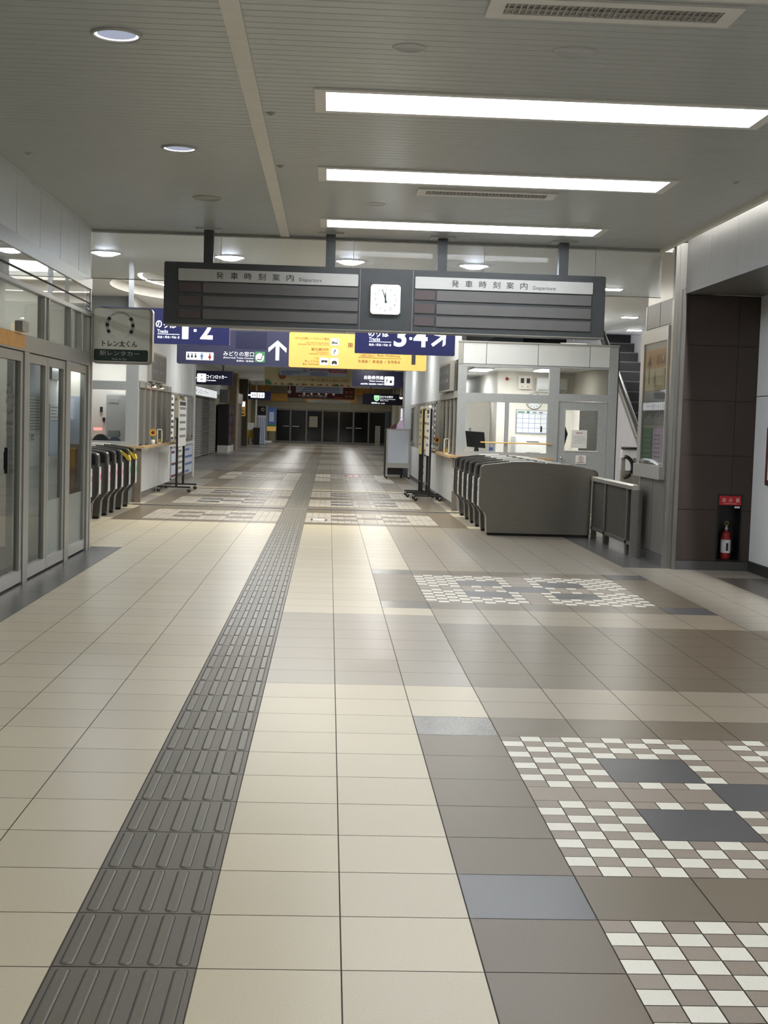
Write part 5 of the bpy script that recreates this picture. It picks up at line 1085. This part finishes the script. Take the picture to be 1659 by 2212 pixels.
t = thing('shop_lightbox', 'glowing white shop fascia sign on the left far wall', 'lightbox', (-4.35, 45, 2.25)); MB(m_alud).box(-4.375, -4.30, 40.5, 51, 2.22, 2.58).obj('case', t); MB(m_litwm).box(-4.30, -4.28, 40.6, 50.9, 2.26, 2.54).obj('lit_face', t); b = MB(m_inkg); b.text('コインロッカー', (41.5, 47, 2.3, 2.48), ('E', -4.278)).obj('lettering', t)
t = thing('projecting_sign', 'grey square sign projecting from the left far wall', 'sign', (-4.2, 52.5, 2.1)); MB(m_print).box(-4.3, -3.92, 52.45, 52.55, 2.10, 2.66).obj('panel', t); b = MB(m_ink); b.text('コイン', (-4.26, -3.98, 2.42, 2.56), ('S', 52.44)).text('ロッカー', (-4.26, -3.98, 2.24, 2.36), ('S', 52.44)); b.obj('lettering', t); MB(m_alud).box(-4.44, -4.3, 52.48, 52.52, 2.3, 2.34).obj('bracket', t)
t = thing('capsule_machine', 'dark rack of small stacked windows against the left far wall', 'vending machine', (-4.2, 55, 0)); MB(m_black).box(-4.42, -3.95, 53.2, 56.6, .3, 2.05).obj('cabinet', t); MB(m_officew).box(-4.42, -3.97, 53.2, 56.6, 0, .3).obj('base', t); b = MB(m_maroon)
for r in range(4):
    for c in range(4): (b.m(m_maroon) if (r+c) % 2 else b.m(mat('purple capsule', (92, 70, 120), .4, 0, .2, 8)) if r == 0 and c == 0 else b.m(m_navy)).box(-3.95, -3.94, 53.35+c*.8, 54.0+c*.8, .45+r*.4, .75+r*.4)
b.obj('display_window', t)
pl_ = MB(m_pillar); pl_.box(-4.5, -4.02, 58.6, 59.8, 0, H); struct('trim_6', pl_)
t = thing('red_post', 'thin red panel beside the beige pillar on the left', 'panel', (-4.2, 61, 0)); MB(m_red).box(-4.42, -4.3, 60.4, 61.0, .5, 1.4).obj('panel', t); MB(m_alud).box(-4.42, -4.32, 60.5, 60.9, 0, .5).obj('base', t)
t = thing('roller_shutter', 'pale grey folding shutter between the beige pillar and dark end wall', 'shutter', (-4.3, 63.5, 0), 'closed roller shutters'); b = MB(m_shutter)
for q in range(14): b.prism([(-4.44, 61.6+q*.3), (-4.22, 61.75+q*.3), (-4.44, 61.9+q*.3)], 'z', 0, 2.2)
b.obj('curtain', t); MB(m_white).box(-4.44, -4.2, 61.6, 65.8, 2.2, 2.7).obj('shutter_box', t)
dw = MB(m_dkwall); dw.box(-4.5, -4.05, 67.6, 67.9, 0, H); struct('trim_7', dw)
t = thing('yellow_sign', 'tall yellow sign on the dark brown end wall at far left', 'sign', (-4.28, 67.58, 1.55)); MB(m_yel).box(-4.42, -4.16, 67.52, 67.599, 1.58, 2.38).obj('panel', t); b = MB(m_litw); b.box(-4.39, -4.19, 67.505, 67.52, 2.1, 2.34); b.m(m_ink).text('P', (-4.34, -4.24, 2.14, 2.30), ('S', 67.5)).text('案内', (-4.38, -4.2, 1.8, 1.95), ('S', 67.5)).rect((-4.36, -4.22, 1.65, 1.72), ('S', 67.5)); b.obj('lettering', t)
tp_ = MB(m_officew).tube([(-3.84, 72, 0), (-3.84, 72, H)], .05, 12).obj('white_pole', loc=(-3.84, 72, 0)); tag(tp_, 'slim white pole from floor to ceiling at the far left', 'pole')
t = thing('display_table', 'small table with a yellow front at the far left', 'table', (-4.1, 72, 0)); MB(m_yelp).box(-4.28, -3.94, 71.9, 72.4, .35, .8).obj('front_panel', t); MB(m_officew).box(-4.30, -3.92, 71.85, 72.45, .8, 1.22).obj('table_top', t); [MB(m_black).box(x, x+.04, 72, 72.3, 0, .35).obj('leg', t) for x in (-4.26, -4.0)]
t = thing('dark_stand', 'dark waste bin like stand right of the white pole', 'stand', (-3.74, 71.8, 0)); MB(m_black).prism([(-3.9, 0), (-3.6, 0), (-3.58, .95), (-3.93, .95)], 'y', 71.45, 71.75).obj('body', t); MB(m_alud).box(-3.9, -3.6, 71.43, 71.77, .95, .99).obj('lid', t)
t = thing('cloth_cover', 'pale grey sheet draped over a tall rack at the far left', 'draped rack', (-3.5, 72.3, 0)); b = MB(m_bluew); P = [(-3.74+.46*k/12, 72.0+.05*math.sin(k*2.2)) for k in range(13)]
for (a, c), (d_, e_) in zip(P, P[1:]): b.poly([(a*1.0-.03, c-.05, .03), (d_-.0, e_-.05, .03), (d_+.0, e_, 1.55), (a, c, 1.55)])
b.box(-3.74, -3.28, 72.0, 72.4, 1.5, 1.66); b.obj('cloth', t); MB(m_alud).box(-3.7, -3.32, 72.1, 72.35, 0, 1.5).obj('rack', t)
t = thing('emblem_board', 'black board with a small white emblem above the draped rack', 'sign', (-3.54, 73, 1.66)); MB(m_black).box(-3.8, -3.34, 73, 73.06, 1.66, 2.18).obj('panel', t); b = MB(m_paper); b.disc((-3.5, 2.0), .09, ('S', 72.99), 16); b.m(m_black).disc((-3.49, 2.0), .06, ('S', 72.985), 16); b.obj('emblem', t); MB(m_alud).box(-3.6, -3.56, 73.01, 73.05, 0, 1.66).obj('post', t)
t = thing('nobori_flag', 'blue flag with green and yellow foot on a white stand before the far doors', 'flag', (-3.3, 79, 0)); MB(m_officew).tube([(-3.54, 79, .1), (-3.54, 79, 2.25)], .02).obj('pole', t); MB(m_officew).prism(rr((-3.66, -3.22, .0, .12), .03), 'y', 78.85, 79.15).obj('base', t); b = MB(m_bluep); b.poly([(-3.56, 78.99, 1.15), (-2.95, 79.0, 1.15), (-2.95, 78.98, 2.2), (-3.56, 78.99, 2.2)]); b.m(m_green).poly([(-3.56, 78.99, 1.0), (-2.95, 79.0, 1.0), (-2.95, 79.0, 1.15), (-3.56, 78.99, 1.15)]); b.m(m_yel).poly([(-3.5, 78.99, .72), (-2.97, 79.0, .72), (-2.95, 79.0, 1.0), (-3.56, 78.99, 1.0)]); b.m(m_bluew).rect((-3.4, -3.1, 1.3, 1.9), ('S', 78.97)); b.obj('cloth', t)
# far wall and night doors
fw2 = MB(m_olive); fw2.box(-4.6, 4.2, 80, 80.2, 2.36, 2.58); fw2.m(m_dkwall).box(-4.6, 4.2, 80.1, 80.2, 2.58, H); fw2.m(m_olive).box(-4.6, 4.2, 79.98, 80.2, 2.15, 2.36).box(-4.6, -3.05, 79.99, 80.2, 0, 2.2)
x = -4.5
for k in range(8):
    fw2.m(m_woodp if k % 3 != 1 else m_olive).box(-4.5+k*1.09, -3.42+k*1.09, 80.06, 80.1, 3.1, H).m(m_woodp if k % 2 else m_olive).box(-4.5+k*1.09, -3.42+k*1.09, 80.06, 80.1, 2.6, 3.08)
struct('wall_far', fw2)
xd = [-3.02, -2.1, -1.1, -.09, .94, 1.86, 2.82, 3.9]
for k, (a, c) in enumerate(zip(xd, xd[1:])):
    d = sroot('door_%d' % (k+7), ((a+c)/2, 80.05, 0)); f = MB(m_gatemid)
    for q in ((a, a+.05, .0, 2.15), (c-.05, c, 0, 2.15), (a+.05, c-.05, 2.05, 2.15), (a+.05, c-.05, 0, .14)): f.box(q[0], q[1], 80.02, 80.10, q[2], q[3])
    f.obj('frame', d); MB(m_night).box(a+.05, c-.05, 80.05, 80.07, .14, 2.05).obj('pane', d)
    if k in (0, 1, 4, 5): MB(m_steel).box(a+.12 if k % 2 else a+.45, c-.45 if k % 2 else c-.1, 79.98, 80.0, 1.03, 1.07).obj('push_bar', d)
o = MB(m_olive).box(-.93, -.40, 80.0, 80.018, 1.03, 1.71); o.m(m_print).rect((-.85, -.48, 1.4, 1.6), ('S', 79.995)); tag(o.obj('door_poster', loc=(-.66, 80, 1.03)), 'pale green notice on the far dark doors', 'poster')
b = MB(m_olive).box(3.22, 3.54, 79.5, 79.56, 0, 1.23); b.m(m_print)
for k in range(6): b.rect((3.28, 3.48, 1.05-k*.16, 1.14-k*.16), ('S', 79.49))
tag(b.obj('standing_signboard', loc=(3.38, 79.5, 0)), 'narrow pale signboard standing before the far doors at right', 'sign')
rf = MB(m_olive); rf.box(4.2, 4.3, 34.5, 82, 0, H).box(2.66, 4.2, 34.2, 34.5, 0, H); rf.m(m_panel)
for y in (52, 60, 68, 76): rf.box(4.14, 4.2, y, y+.4, 0, H)
struct('wall_right_far', rf)
# remaining shell, out of the picture
ob = MB(m_panel); ob.box(-8.1, 9, -9.1, -9, 0, 4.1).box(-2.43, -2.37, -9, 3.0, 0, 3.01).box(-8.1, -8, 11.4, 30, 0, H).box(-8, -2.42, 11.36, 11.42, 0, H).box(-2.43, -2.37, 3.0, 3.02, 0, 3); struct('wall_back', ob)

t = thing('guard_rail', 'white deck with black curved rail end at the foot of the escalator', 'rail', (5.8, 19.2, 0))
MB(m_officew).box(5.42, 5.92, 19.22, 19.34, 1.02, 1.17).obj('deck_panel', t); MB(m_rubber).tube([(5.40, 19.2, 1.19), (5.92, 19.2, 1.19)], .022).obj('handrail', t)
b = MB(m_rubber); b.tube([(5.45+.15*math.cos(a), 19.15, .86+.18*math.sin(a)) for a in [-PI/2+PI*k/12 for k in range(13)]], .035, 10); b.obj('rail_end', t)
for x in (5.46, 5.66, 5.86): MB(m_steel).box(x-.03, x+.03, 19.25, 19.31, 0, 1.02).obj('post', t)
MB(m_steel).box(5.42, 5.92, 19.26, 19.30, .1, .8).obj('lower_panel', t)
t = thing('pendant_tube_light', 'bright tube lamp hung over the booth roof near the escalator', 'ceiling light', (5.0, 22, 3.1), 'right wing lamps')
MB(m_white).box(4.75, 5.25, 21.94, 22.06, 3.10, 3.14).obj('housing', t); MB(lamp('pendant tube', (252, 253, 255), 75)).box(4.77, 5.23, 21.96, 22.04, 3.075, 3.10).obj('tube', t); MB(m_alud).box(4.99, 5.01, 21.99, 22.01, 3.14, H-.001).obj('stem', t)
